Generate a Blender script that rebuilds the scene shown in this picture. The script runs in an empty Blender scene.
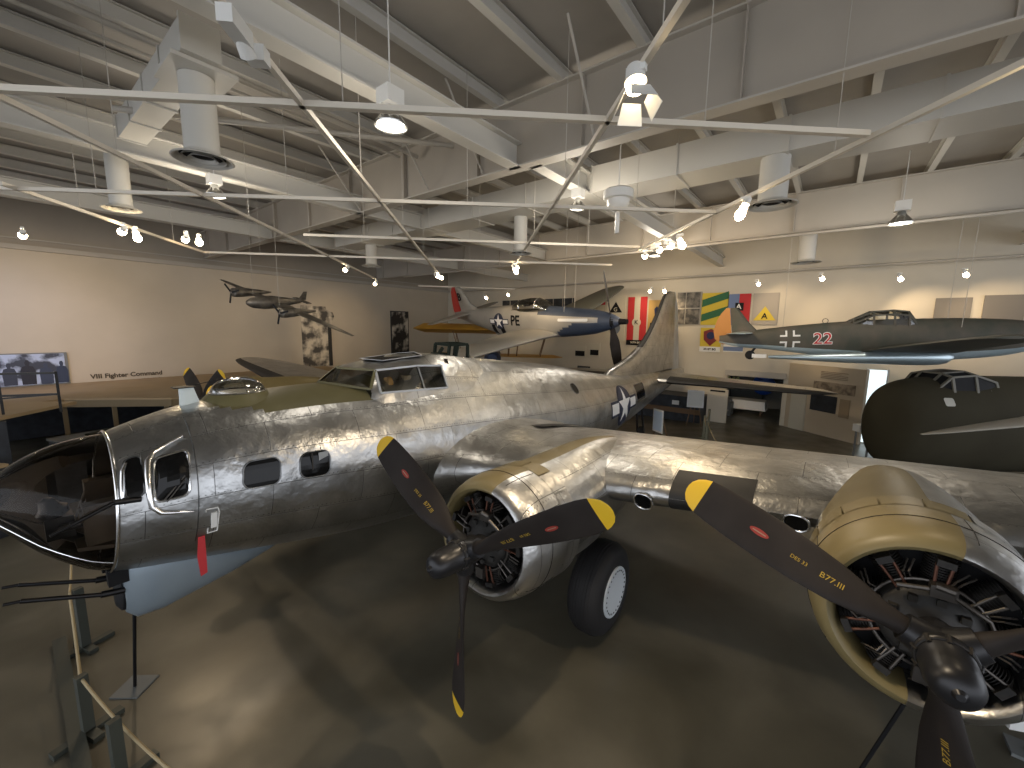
import bpy, bmesh, random
from math import *
from mathutils import Vector, Matrix
random.seed(4)
C = bpy.context.scene.collection
PI = pi
# ------------------------------------------------------------------ helpers
OFF = {}
class MB:
    def __init__(s): s.v=[]; s.f=[]; s.m=[]; s.uv=[]
    def face(s,idx,m=0,uv=None): s.f.append(tuple(idx)); s.m.append(m); s.uv.append(uv)
    def box(s,c,d,rz=0,m=0,ax=None):
        c=Vector(c); R=Matrix.Rotation(rz,3,'Z') if ax is None else ax
        b=len(s.v)
        for x in(-.5,.5):
            for y in(-.5,.5):
                for z in(-.5,.5): s.v.append(c+R@Vector((x*d[0],y*d[1],z*d[2])))
        for q in((0,1,3,2),(4,6,7,5),(0,4,5,1),(2,3,7,6),(0,2,6,4),(1,5,7,3)): s.face([b+i for i in q],m)
        return s
    def bar(s,p,q,w,h,m=0,up=(0,0,1)):
        p=Vector(p);q=Vector(q);d=(q-p); L=d.length; d.normalize()
        u=Vector(up)
        if abs(d.dot(u))>.99: u=Vector((1,0,0))
        r=d.cross(u).normalized(); u=r.cross(d)
        return s.box((p+q)/2,(L,w,h),m=m,ax=Matrix((d,r,u)).transposed())
    def ring(s,pts): b=len(s.v); s.v+= [Vector(p) for p in pts]; return list(range(b,b+len(pts)))
    def loft(s,rings,closed=True,cap0=False,cap1=False,mf=None,uvf=None,m=0,skip=None):
        R=[s.ring(r) for r in rings]; n=len(rings[0]); k=n if closed else n-1
        for i in range(len(R)-1):
            for j in range(k):
                if skip and skip(i,j): continue
                a=R[i][j];b=R[i][(j+1)%n];c=R[i+1][(j+1)%n];d=R[i+1][j]
                uv=None
                if uvf: uv=[uvf(i,j),uvf(i,j+1),uvf(i+1,j+1),uvf(i+1,j)]
                s.face((a,b,c,d),mf(i,j) if mf else m,uv)
        if cap0: s.face(R[0][::-1],mf(0,0) if mf else m)
        if cap1: s.face(R[-1],mf(len(R)-2,0) if mf else m)
        return s
    def tube(s,pts,r,n=10,m=0,caps=True,closed=False):
        pts=[Vector(p) for p in pts]; rr=r if isinstance(r,(list,tuple)) else [r]*len(pts)
        rings=[]; up=None
        for i,p in enumerate(pts):
            if closed: d=pts[(i+1)%len(pts)]-pts[i-1]
            else: d=(pts[min(i+1,len(pts)-1)]-pts[max(i-1,0)])
            d.normalize()
            if up is None:
                up=Vector((0,0,1)) if abs(d.z)<.9 else Vector((1,0,0))
            a=d.cross(up)
            if a.length<1e-4: a=d.cross(Vector((0,1,.1)))
            a.normalize(); b=a.cross(d); up=b
            rings.append([p+rr[i]*(cos(t*2*PI/n)*a+sin(t*2*PI/n)*b) for t in range(n)])
        if closed: rings.append(rings[0])
        return s.loft(rings,True,caps and not closed,caps and not closed,m=m)
    def lathe(s,o,ax,prof,n=32,m=0,cap0=False,cap1=False,mf=None,up=(0,0,1)):
        # prof: (dist along ax, radius)
        o=Vector(o);ax=Vector(ax).normalized();u=Vector(up)
        if abs(ax.dot(u))>.95: u=Vector((1,0,0))
        r=ax.cross(u).normalized(); u=r.cross(ax)
        rings=[[o+ax*d+rad*(cos(t*2*PI/n)*u+sin(t*2*PI/n)*r) for t in range(n)] for d,rad in prof]
        return s.loft(rings,True,cap0,cap1,m=m,mf=mf)
    def poly(s,pts,d,m=0):
        # extrude planar polygon by vector d
        d=Vector(d); a=s.ring(pts); b=s.ring([Vector(p)+d for p in pts]); n=len(a)
        s.face(a[::-1],m); s.face(b,m)
        for i in range(n): s.face((a[i],a[(i+1)%n],b[(i+1)%n],b[i]),m)
        return s
    def build(s,name,mats,parent=None,smooth=True,ang=40,label=None,cat=None,group=None,kind=None,weld=False):
        if not isinstance(mats,(list,tuple)): mats=[mats]
        if parent is not None: off=OFF[parent.name]
        else:
            xs=[v.x for v in s.v];ys=[v.y for v in s.v];zs=[v.z for v in s.v]
            off=Vector(((min(xs)+max(xs))/2,(min(ys)+max(ys))/2,min(zs)))
        me=bpy.data.meshes.new(name); me.from_pydata([tuple(v-off) for v in s.v],[],s.f)
        for mm in mats: me.materials.append(mm)
        me.polygons.foreach_set('material_index',s.m)
        if any(u is not None for u in s.uv):
            L=me.uv_layers.new(name='UVMap'); k=0
            for f,u in zip(s.f,s.uv):
                for i in range(len(f)):
                    L.data[k].uv=u[i] if u else (0,0)
                    k+=1
        bm=bmesh.new(); bm.from_mesh(me)
        if weld: bmesh.ops.remove_doubles(bm,verts=bm.verts,dist=1e-5)
        bmesh.ops.recalc_face_normals(bm,faces=bm.faces); bm.to_mesh(me); bm.free()
        me.update()
        if smooth:
            me.shade_smooth(); me.set_sharp_from_angle(angle=radians(ang))
        o=bpy.data.objects.new(name,me); C.objects.link(o)
        if parent is not None:
            o.parent=parent; OFF[o.name]=off
        else: o.location=off; OFF[o.name]=off
        tag(o,label,cat,group,kind)
        return o
def tag(o,label=None,cat=None,group=None,kind=None):
    if label:o['label']=label
    if cat:o['category']=cat
    if group:o['group']=group
    if kind:o['kind']=kind
def thing(name,loc,label,cat,group=None):
    o=bpy.data.objects.new(name,None); C.objects.link(o); o.location=loc; o.empty_display_size=.2
    OFF[o.name]=Vector(loc); tag(o,label,cat,group); return o
def struct(name,mb,mats,smooth=False): return mb.build(name,mats,smooth=smooth,kind='structure')
# ------------------------------------------------------------------ materials
def nodes(name):
    m=bpy.data.materials.new(name); m.use_nodes=True; nt=m.node_tree
    return m,nt,nt.nodes['Principled BSDF'],nt.nodes.new,nt.links.new
def mat(name,col,rough=.6,metal=0,col2=None,scale=3,bump=0,bscale=40,emit=None,estr=1,detail=6,thr=(.35,.65),spec=None,r2=None):
    m,nt,b,N,L=nodes(name)
    b.inputs['Base Color'].default_value=(*col,1); b.inputs['Roughness'].default_value=rough; b.inputs['Metallic'].default_value=metal
    if spec is not None: b.inputs['Specular IOR Level'].default_value=spec
    if col2 or bump or r2:
        tc=N('ShaderNodeTexCoord')
    if col2 or r2:
        n=N('ShaderNodeTexNoise'); n.inputs['Scale'].default_value=scale; n.inputs['Detail'].default_value=detail; L(tc.outputs['Object'],n.inputs['Vector'])
        if col2:
            r=N('ShaderNodeValToRGB'); r.color_ramp.elements[0].position=thr[0]; r.color_ramp.elements[1].position=thr[1]
            r.color_ramp.elements[0].color=(*col,1); r.color_ramp.elements[1].color=(*col2,1)
            L(n.outputs['Fac'],r.inputs['Fac']); L(r.outputs['Color'],b.inputs['Base Color'])
        if r2:
            q=N('ShaderNodeMapRange'); q.inputs['From Min'].default_value=.35; q.inputs['From Max'].default_value=.65
            q.inputs['To Min'].default_value=rough; q.inputs['To Max'].default_value=r2; L(n.outputs['Fac'],q.inputs['Value']); L(q.outputs['Result'],b.inputs['Roughness'])
    if bump:
        n2=N('ShaderNodeTexNoise'); n2.inputs['Scale'].default_value=bscale; L(tc.outputs['Object'],n2.inputs['Vector'])
        bp=N('ShaderNodeBump'); bp.inputs['Strength'].default_value=bump; bp.inputs['Distance'].default_value=.02
        L(n2.outputs['Fac'],bp.inputs['Height']); L(bp.outputs['Normal'],b.inputs['Normal'])
    if emit: b.inputs['Emission Color'].default_value=(*emit,1); b.inputs['Emission Strength'].default_value=estr
    return m
def alu(name,base,rough,bw=1.1,bh=.42,var=.07,uv=True,patina=.78):
    m,nt,b,N,L=nodes(name); b.inputs['Metallic'].default_value=1
    tc=N('ShaderNodeTexCoord'); src=tc.outputs['UV' if uv else 'Object']
    br=N('ShaderNodeTexBrick'); br.inputs['Scale'].default_value=1; br.inputs['Brick Width'].default_value=bw; br.inputs['Row Height'].default_value=bh
    br.inputs['Mortar Size'].default_value=.004; br.inputs['Mortar Smooth'].default_value=.3; br.inputs['Bias'].default_value=0
    c1=[x*(1+var) for x in base]; c2=[x*(1-var) for x in base]
    br.inputs['Color1'].default_value=(*c1,1); br.inputs['Color2'].default_value=(*c2,1); br.inputs['Mortar'].default_value=(*[x*.35 for x in base],1)
    L(src,br.inputs['Vector'])
    n=N('ShaderNodeTexNoise'); n.inputs['Scale'].default_value=2.2; n.inputs['Detail'].default_value=7; n.inputs['Roughness'].default_value=.65; L(tc.outputs['Object'],n.inputs['Vector'])
    mp=N('ShaderNodeMapRange'); mp.inputs['From Min'].default_value=.35; mp.inputs['From Max'].default_value=.68; mp.inputs['To Min'].default_value=patina; mp.inputs['To Max'].default_value=1.08
    L(n.outputs['Fac'],mp.inputs['Value'])
    mx=N('ShaderNodeMix'); mx.data_type='RGBA'; mx.blend_type='MULTIPLY'; mx.inputs['Factor'].default_value=1
    cb=N('ShaderNodeCombineColor')
    for i in range(3): L(mp.outputs['Result'],cb.inputs[i])
    L(br.outputs['Color'],mx.inputs[6]); L(cb.outputs['Color'],mx.inputs[7]); L(mx.outputs[2],b.inputs['Base Color'])
    n3=N('ShaderNodeTexNoise'); n3.inputs['Scale'].default_value=2.5; n3.inputs['Detail'].default_value=4; L(tc.outputs['Object'],n3.inputs['Vector'])
    rr=N('ShaderNodeMapRange'); rr.inputs['From Min'].default_value=.3; rr.inputs['From Max'].default_value=.7; rr.inputs['To Min'].default_value=rough; rr.inputs['To Max'].default_value=rough*1.4
    L(n3.outputs['Fac'],rr.inputs['Value']); L(rr.outputs['Result'],b.inputs['Roughness'])
    # dents + rivet seams
    n4=N('ShaderNodeTexNoise'); n4.inputs['Scale'].default_value=5; n4.inputs['Detail'].default_value=3; L(tc.outputs['Object'],n4.inputs['Vector'])
    ad=N('ShaderNodeMath'); ad.operation='SUBTRACT'; L(n4.outputs['Fac'],ad.inputs[0])
    ml=N('ShaderNodeMath'); ml.operation='MULTIPLY'; ml.inputs[1].default_value=.12; L(br.outputs['Fac'],ml.inputs[0]); L(ml.outputs[0],ad.inputs[1])
    bp=N('ShaderNodeBump'); bp.inputs['Strength'].default_value=.6; bp.inputs['Distance'].default_value=.03; L(ad.outputs[0],bp.inputs['Height'])
    # finer waviness of the sheets
    n5=N('ShaderNodeTexNoise'); n5.inputs['Scale'].default_value=16; n5.inputs['Detail'].default_value=4; L(tc.outputs['Object'],n5.inputs['Vector'])
    bp2=N('ShaderNodeBump'); bp2.inputs['Strength'].default_value=.32; bp2.inputs['Distance'].default_value=.008; L(n5.outputs['Fac'],bp2.inputs['Height']); L(bp.outputs['Normal'],bp2.inputs['Normal'])
    # rivet rows along every panel edge
    sx=N('ShaderNodeSeparateXYZ'); L(src,sx.inputs[0])
    def M_(op,a,bv):
        q=N('ShaderNodeMath'); q.operation=op
        L(a,q.inputs[0])
        if isinstance(bv,(int,float)): q.inputs[1].default_value=bv
        elif bv is not None: L(bv,q.inputs[1])
        return q.outputs[0]
    def cen(o,per,sh): return M_('SUBTRACT',M_('FRACT',M_('ADD',M_('DIVIDE',o,per),sh),None),.5)
    a=M_('MULTIPLY',cen(sx.outputs[0],.055,0),.055); c=M_('MULTIPLY',cen(sx.outputs[1],bh,.5+.03/bh),bh)
    d=M_('SQRT',M_('ADD',M_('MULTIPLY',a,a),M_('MULTIPLY',c,c)),None)
    dot=M_('LESS_THAN',d,.0085)
    dk=N('ShaderNodeMix'); dk.data_type='RGBA'; dk.blend_type='MULTIPLY'; dk.inputs[7].default_value=(.55,.55,.55,1); L(dot,dk.inputs['Factor']); L(mx.outputs[2],dk.inputs[6]); L(dk.outputs[2],b.inputs['Base Color'])
    L(bp2.outputs['Normal'],b.inputs['Normal'])
    return m
def glass(name,tint=(1,1,1),fac=.12,rough=.03):
    m=bpy.data.materials.new(name); m.use_nodes=True; nt=m.node_tree; nt.nodes.remove(nt.nodes['Principled BSDF'])
    N=nt.nodes.new;L=nt.links.new; out=nt.nodes['Material Output']
    t=N('ShaderNodeBsdfTransparent'); t.inputs['Color'].default_value=(*tint,1)
    g=N('ShaderNodeBsdfGlossy'); g.inputs['Roughness'].default_value=rough
    fr=N('ShaderNodeFresnel'); fr.inputs['IOR'].default_value=1.45
    ad=N('ShaderNodeMath'); ad.operation='ADD'; ad.inputs[1].default_value=fac; L(fr.outputs[0],ad.inputs[0]); ad.use_clamp=True
    mx=N('ShaderNodeMixShader'); L(ad.outputs[0],mx.inputs[0]); L(t.outputs[0],mx.inputs[1]); L(g.outputs[0],mx.inputs[2]); L(mx.outputs[0],out.inputs['Surface'])
    return m
M={}
M['alu']=alu('polished_aluminium',(.50,.505,.505),.29)
M['aluw']=alu('wing_aluminium',(.50,.495,.48),.30,bw=.9,bh=.6)
M['aluc']=alu('cowl_aluminium',(.58,.575,.56),.285,uv=False,bw=.6,bh=.6,var=.03,patina=.9)
M['chrome']=mat('bright_metal',(.8,.8,.8),.15,1)
M['frame']=mat('bare_metal_trim',(.66,.68,.68),.3,.9)
M['olive']=mat('olive_drab_paint',(.118,.104,.044),.45,0,(.15,.132,.06),1.5,spec=.4)
M['cowlolive']=mat('tan_olive_cowl_paint',(.185,.145,.062),.42,0,(.22,.175,.08),1.5,spec=.5)
M['fabric']=mat('silver_dope',(.42,.44,.46),.45,.5,(.5,.52,.54),2)
M['fairing']=mat('blue_grey_fairing_paint',(.20,.24,.27),.4,.35,(.24,.29,.33),1.5)
M['black']=mat('matt_black',(.011,.011,.012),.6,spec=.15)
M['bladeblack']=mat('propeller_black',(.020,.016,.014),.62,0,(.028,.023,.020),3,spec=.22)
M['hubblack']=mat('hub_black',(.02,.02,.022),.35,.3)
M['gun']=mat('gun_metal',(.02,.02,.022),.35,.7)
M['rubber']=mat('tyre_rubber',(.017,.016,.016),.65,spec=.25)
M['yellow']=mat('tip_yellow',(.72,.45,.02),.5)
M['red']=mat('signal_red',(.5,.02,.025),.6)
M['white']=mat('white_paint',(.78,.78,.76),.5)
M['navy']=mat('insignia_blue',(.02,.028,.06),.5)
M['boot']=mat('black_deicing_rubber',(.022,.021,.02),.6)
M['engine']=mat('engine_dark',(.014,.013,.012),.6,.3,(.03,.026,.022),8)
M['enginegrey']=mat('crankcase_grey',(.05,.048,.045),.5,.3,(.03,.028,.025),6)
M['copper']=mat('worn_copper',(.12,.05,.03),.5,.6)
M['bright']=mat('worn_steel',(.11,.10,.09),.4,.8)
M['glassn']=glass('nose_perspex',(.86,.79,.71),-.02,.03)
M['glassd']=glass('astrodome_perspex',(.85,.88,.9),.25,.05)
M['glassw']=glass('cockpit_perspex',(.6,.6,.56),.08,.04)
M['darkglass']=mat('dark_window_glass',(.006,.006,.006),.1,0,spec=.25)
M['interior']=mat('interior_dark',(.035,.028,.02),.7,0,(.06,.045,.03),4)
M['leather']=mat('brown_leather',(.10,.045,.02),.5)
M['orange']=mat('orange_cushion',(.55,.28,.04),.7)
M['tan']=mat('tan_canvas',(.4,.32,.22),.8)
def floor_mat():
    m,nt,b,N,L=nodes('polished_concrete'); tc=N('ShaderNodeTexCoord')
    n=N('ShaderNodeTexNoise'); n.inputs['Scale'].default_value=.5; n.inputs['Detail'].default_value=5; n.inputs['Roughness'].default_value=.5; n.inputs['Distortion'].default_value=.3; L(tc.outputs['Object'],n.inputs['Vector'])
    r=N('ShaderNodeValToRGB'); e=r.color_ramp.elements; e[0].position=.3; e[0].color=(.058,.052,.036,1); e[1].position=.72; e[1].color=(.165,.150,.112,1)
    x=e.new(.5); x.color=(.100,.092,.068,1); L(n.outputs['Fac'],r.inputs['Fac'])
    L(r.outputs['Color'],b.inputs['Base Color'])
    n2=N('ShaderNodeTexNoise'); n2.inputs['Scale'].default_value=1.7; n2.inputs['Detail'].default_value=6; L(tc.outputs['Object'],n2.inputs['Vector'])
    q=N('ShaderNodeMapRange'); q.inputs['From Min'].default_value=.3; q.inputs['From Max'].default_value=.7; q.inputs['To Min'].default_value=.285; q.inputs['To Max'].default_value=.42
    L(n2.outputs['Fac'],q.inputs['Value']); L(q.outputs['Result'],b.inputs['Roughness'])
    bp=N('ShaderNodeBump'); bp.inputs['Strength'].default_value=.25; bp.inputs['Distance'].default_value=.01; L(n2.outputs['Fac'],bp.inputs['Height']); L(bp.outputs['Normal'],b.inputs['Normal'])
    b.inputs['Specular IOR Level'].default_value=.5
    return m
M['floor']=floor_mat()
M['wall']=mat('beige_wall_paint',(.54,.475,.38),.8,0,(.50,.44,.35),.6)
M['wallb']=mat('cream_wall_paint',(.60,.55,.45),.8,0,(.56,.51,.42),.6)
M['deck']=mat('grey_roof_deck',(.34,.315,.28),.8,0,(.30,.28,.25),1)
M['steel']=mat('beige_painted_steel',(.44,.405,.35),.6,0,(.41,.38,.33),1)
M['purlin']=mat('pale_painted_steel',(.52,.50,.45),.5)
M['girder']=mat('tan_girder_paint',(.36,.32,.265),.65,0,(.33,.295,.245),.8)
M['duct']=mat('pale_duct_paint',(.50,.48,.43),.55)
M['track']=mat('cream_track',(.66,.60,.50),.5)
M['lampwhite']=mat('lamp_white',(.7,.69,.65),.4)
M['lens']=mat('lit_lamp_lens',(1,.9,.7),.4,emit=(1,.80,.52),estr=25)
M['lensc']=mat('lit_pendant_lens',(1,1,1),.3,emit=(1,.93,.8),estr=.3)
M['shade']=mat('prismatic_shade',(.45,.45,.43),.15,.9)
M['frame_dark']=mat('dark_frame',(.03,.03,.03),.5)
M['deckwood']=mat('tan_platform',(.42,.31,.18),.6,0,(.38,.28,.16),1)
M['fascia']=mat('brown_fascia',(.22,.165,.09),.6)
M['rail']=mat('black_rail',(.015,.015,.015),.45,.3)
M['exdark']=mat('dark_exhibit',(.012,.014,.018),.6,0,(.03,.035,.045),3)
M['exgrey']=mat('exhibit_grey',(.16,.17,.17),.6)
M['green']=mat('dark_green_metal',(.012,.018,.013),.7,0,spec=.15)
M['rope']=mat('cream_rope',(.42,.34,.2),.8)
M['post']=mat('green_grey_post',(.05,.055,.045),.5)
M['wood']=mat('varnished_wood',(.16,.09,.04),.5)
# ------------------------------------------------------------------ text and decals
def text_geo(txt,size=1,align='CENTER',bold=0):
    cu=bpy.data.curves.new('t','FONT'); cu.body=txt; cu.size=size; cu.align_x=align; cu.align_y='CENTER'; cu.offset=bold; cu.resolution_u=3
    o=bpy.data.objects.new('t',cu); C.objects.link(o); dg=bpy.context.evaluated_depsgraph_get(); me=o.evaluated_get(dg).to_mesh()
    vs=[v.co.copy() for v in me.vertices]; fs=[tuple(p.vertices) for p in me.polygons]
    o.evaluated_get(dg).to_mesh_clear(); bpy.data.objects.remove(o); bpy.data.curves.remove(cu)
    return vs,fs
def decal(name,shapes,fn,mats,parent,step=.1,label=None):
    """shapes: list of (points2d | (verts,faces), material index); fn(u,v,layer)->point on a curved surface"""
    if not isinstance(mats,(list,tuple)): mats=[mats]
    mb=MB()
    for li,(sh,mi) in enumerate(shapes):
        bm=bmesh.new()
        if isinstance(sh,tuple):
            vs=[bm.verts.new((v[0],v[1],0)) for v in sh[0]]
            for f in sh[1]:
                try: bm.faces.new([vs[i] for i in f])
                except ValueError: pass
        else:
            bm.faces.new([bm.verts.new((p[0],p[1],0)) for p in sh])
        us=[v.co.x for v in bm.verts]; ws=[v.co.y for v in bm.verts]
        for ax,(lo,hi) in ((0,(min(us),max(us))),(1,(min(ws),max(ws)))):
            k=floor(lo/step)+1
            while k*step<hi:
                no=Vector((1,0,0)) if ax==0 else Vector((0,1,0))
                bmesh.ops.bisect_plane(bm,geom=bm.verts[:]+bm.edges[:]+bm.faces[:],plane_co=no*k*step,plane_no=no); k+=1
        bmesh.ops.triangulate(bm,faces=bm.faces[:])
        b=len(mb.v); bm.verts.index_update()
        for v in bm.verts: mb.v.append(Vector(fn(v.co.x,v.co.y,li)))
        for f in bm.faces: mb.face([b+v.index for v in f.verts],mi)
        bm.free()
    return mb.build(name,mats,parent,smooth=False,label=label)
def circ(cx,cy,r,n=32,ry=None): return [(cx+r*cos(2*PI*i/n),cy+(ry or r)*sin(2*PI*i/n)) for i in range(n)]
def rrect(w,h,r,n=6,cx=0,cy=0):
    out=[]
    for sx,sy,a0 in((1,1,0),(-1,1,PI/2),(-1,-1,PI),(1,-1,3*PI/2)):
        for i in range(n+1):
            a=a0+i*PI/2/n; out.append((cx+sx*(w/2-r)+r*cos(a),cy+sy*(h/2-r)+r*sin(a)))
    return out
def star(r,cx=0,cy=0):
    return [(cx+(r if i%2==0 else r*.382)*sin(i*PI/5),cy+(r if i%2==0 else r*.382)*cos(i*PI/5)) for i in range(10)]
def insignia(R):
    k=R*1.0
    bar=lambda g:[(-2*R-g,-.0*R-.25*R-g),(2*R+g,-.25*R-g),(2*R+g,.25*R+g),(-2*R-g,.25*R+g)]
    return [(circ(0,0,R*1.12),0),(bar(.12*R),0),(bar(0),1),(circ(0,0,R),0),(star(R),1)]
# ------------------------------------------------------------------ the silver bomber
FUS=[(1.45,2.81,.72,.73),(1.7,2.82,.79,.81),(2.1,2.83,.88,.91),(2.75,2.80,.98,1.02),(3.6,2.72,1.07,1.13),(4.5,2.62,1.13,1.2),(6,2.48,1.15,1.24),
(8,2.30,1.15,1.25),(10,2.16,1.13,1.22),(12,2.10,1.03,1.12),(14,2.14,.88,.96),(16,2.22,.70,.80),(18,2.32,.52,.62),(20,2.42,.36,.46),(22,2.52,.22,.28),(22.8,2.56,.12,.16)]
HUMP=[(4.2,0),(4.9,.22),(5.6,.40),(6.6,.43),(8,.40),(10,.34),(12,.17),(13.3,.06),(14.5,0)]
def interp(T,x,k=1):
    if x<=T[0][0]: return T[0][k]
    for i in range(len(T)-1):
        a,b=T[i],T[i+1]
        if x<=b[0]:
            t=(x-a[0])/(b[0]-a[0]); p=T[max(i-1,0)]; n=T[min(i+2,len(T)-1)]
            m0=((b[k]-p[k])/(b[0]-p[0]))*(b[0]-a[0]); m1=((n[k]-a[k])/(n[0]-a[0]))*(b[0]-a[0])
            return (2*t**3-3*t**2+1)*a[k]+(t**3-2*t*t+t)*m0+(-2*t**3+3*t*t)*b[k]+(t**3-t*t)*m1
    return T[-1][k]
def F(x,th,off=0):
    zc=interp(FUS,x,1);ry=interp(FUS,x,2);rz=interp(FUS,x,3)
    h=max(0,interp(HUMP,x)) if 4.2<x<14.5 else 0
    a=abs((th+PI)%(2*PI)-PI)
    dz=(rz+off)*cos(th)+h*exp(-(a/.55)**2)
    return Vector((x+.078*dz,-(ry+off)*sin(th),zc+dz))
B=thing('bomber_aircraft',(9,0,0),'polished silver four-engine bomber with olive nose top and black propellers, filling the hall floor','bomber')
def olive(x,th):
    if x<2.25 or x>4.5: return 0
    a=abs((th+PI)%(2*PI)-PI)
    return 1 if a<.64*min(1,(x-2.2)/.7)**.5 else 0
mb=MB(); xs=[1.45,1.5,1.6]+[1.7+.1*i for i in range(45)]+[6.3+.25*i for i in range(67)]; NT=80
mb.loft([[F(x,2*PI*j/NT) for j in range(NT)] for x in xs],mf=lambda i,j: olive(xs[i]+.03,2*PI*(j+.5)/NT),uvf=lambda i,j:(xs[i],2*PI*j/NT*1.1),cap1=True)
mb.build('fuselage',[M['alu'],M['olive']],B,weld=False)
# nose interior: floor, bulkhead, liner
mb=MB(); mb.loft([[F(x,2*PI*j/32,-.03) for j in range(32)] for x in (1.46,1.9,2.4)],cap1=True); mb.build('nose_lining',M['interior'],B)
# ring
mb=MB(); mb.tube([F(1.46,2*PI*j/48,.006) for j in range(48)],.017,closed=True); mb.build('nose_ring',M['chrome'],B)
# perspex cone
CN=[(.60,3.07,.02),(.61,3.07,.06),(.65,3.065,.12),(.73,3.05,.21),(.85,3.02,.345),(1.0,2.96,.49),(1.14,2.91,.59),(1.3,2.85,.675),(1.45,2.81,.722)]
mb=MB(); xx=[.60,.605,.61,.63,.65,.69,.73,.79,.85,.92,1,1.1,1.2,1.3,1.38,1.45]
mb.loft([[Vector((x+.078*interp(CN,x,2)*cos(a),-interp(CN,x,2)*sin(a),interp(CN,x,1)+interp(CN,x,2)*cos(a))) for a in [2*PI*j/56 for j in range(56)]] for x in xx],cap0=True)
mb.build('nose_cone',M['glassn'],B)
mb=MB(); 
for a in(2.3,-2.3,PI):
    mb.tube([Vector((x+.078*interp(CN,x,2)*cos(a),-interp(CN,x,2)*sin(a),interp(CN,x,1)+interp(CN,x,2)*cos(a))) for x in xx[2:]],.006,6)
mb.build('cone_seam',M['chrome'],B)
# bombsight, seat and instruments inside
mb=MB(); mb.box((1.12,.02,2.66),(.2,.2,.22)); mb.lathe((1.1,.02,2.78),(-.3,0,1),[(0,.11),(.06,.12),(.1,.08),(.18,.05),(.2,0)],18); mb.tube([(1.14,.02,2.56),(1.25,.02,2.46)],.05); mb.tube([(1.12,-.1,2.66),(1.27,-.2,2.7)],.04)
mb.build('bombsight',M['gun'],B)
mb=MB(); mb.box((1.6,.1,2.68),(.40,.45,.09)); mb.box((1.82,.1,2.92),(.09,.45,.5)); mb.tube([(1.6,.1,2.46),(1.6,.1,2.66)],.06); mb.build('bombardier_seat',M['leather'],B)
mb=MB(); mb.box((1.38,-.42,2.75),(.25,.16,.4)); mb.box((1.5,.45,2.7),(.3,.16,.5)); mb.lathe((1.26,-.42,2.85),(-1,0,0),[(0,.07),(.03,.07),(.03,0)],14); mb.tube([(1.3,-.3,2.45),(1.3,-.38,2.6),(1.4,-.42,2.9)],.022); mb.tube([(1.25,.3,2.45),(1.27,.38,2.6),(1.4,.4,2.95)],.02)
mb.build('instrument_box',M['interior'],B)
mb=MB(); mb.poly([(1.2,-.3,2.45),(1.2,.3,2.45),(1.5,.5,2.45),(2.3,.6,2.45),(2.3,-.6,2.45),(1.5,-.5,2.45)],(0,0,.04)); mb.build('nose_floor',M['interior'],B)
# ---- windows on the port nose
def surf_win(name,x0,th0,w,h,r,off=.006,frame=.014,mats=M['darkglass'],fm=M['chrome'],bow=0,skew=0):
    R=interp(FUS,x0,2)
    def fn(u,v,l=0,e=0): 
        d=off+bow*max(0,1-(2*u/w)**2)*max(0,1-(2*v/h)**2)+e
        return F(x0+u+skew*v,th0-v/R,d)
    o=decal(name,[(rrect(w,h,r),0)],fn,mats,B,step=.05)
    mb=MB(); mb.tube([fn(u,v,0,.002) for u,v in rrect(w,h,r,5)],frame,8,closed=True); fr=mb.build('window_rim',fm,o)
    return o
surf_win('side_window',2.64,1.37,.37,.30,.09,fm=M['alu'],frame=.009,skew=.05)
w=surf_win('side_window',3.22,1.37,.36,.30,.10,fm=M['alu'],frame=.009,skew=.05)
mb=MB(); mb.box(F(3.18,1.37,.012),(.012,.01,.29)); mb.build('window_bar',M['bright'],w)
mb=MB(); mb.box(F(3.32,1.30,.006),(.12,.008,.13)); mb.build('window_placard',mat('pale_grey_placard',(.35,.37,.38),.5),w)
c=surf_win('cheek_window',1.86,1.18,.27,.44,.06,off=.02,frame=.014,bow=.05,skew=.05)
mb=MB(); mb.tube([F(1.78,1.42,-.0)+Vector((0,-.06,0)),F(1.95,1.2,0)+Vector((0,-.05,0))],.008); mb.tube([F(1.80,1.45,0)+Vector((0,-.06,0)),F(1.95,1.24,0)+Vector((0,-.05,0))],.006)
mb.build('window_wiper_bar',M['bright'],c)
mb=MB(); mb.tube([F(1.99,.72,.015),F(1.86,.78,.03),F(1.74,.84,.045),F(1.69,.93,.05),F(1.675,1.1,.055),F(1.675,1.3,.05),F(1.69,1.48,.045),F(1.76,1.58,.03),F(1.88,1.62,.02),F(2.02,1.66,.008)],[.012,.02,.026,.028,.028,.028,.026,.024,.018,.006],10)
mb.build('cheek_fairing_rim',M['chrome'],B)
c=surf_win('cheek_gun_window',1.585,1.06,.13,.40,.05,off=.01,frame=.008,fm=M['alu'])
mb=MB(); mb.tube([F(1.54,.86,.03),F(1.51,.95,.035),F(1.50,1.1,.035),F(1.495,1.25,.03),F(1.50,1.38,.02)],[.012,.018,.02,.018,.01],8); mb.build('gun_window_rim',M['chrome'],B)
# cheek machine gun
g=MB(); p0=F(1.62,1.36,.0); p1=Vector((1.44,-.78,3.02)); p2=Vector((1.02,-.90,2.90))
g.tube([p0,p1],.028,12); g.tube([p1,p1+(p2-p1)*.7],.019,12); g.tube([p1+(p2-p1)*.7,p2],.012,10); g.build('cheek_gun_barrel',M['gun'],B)
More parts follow.
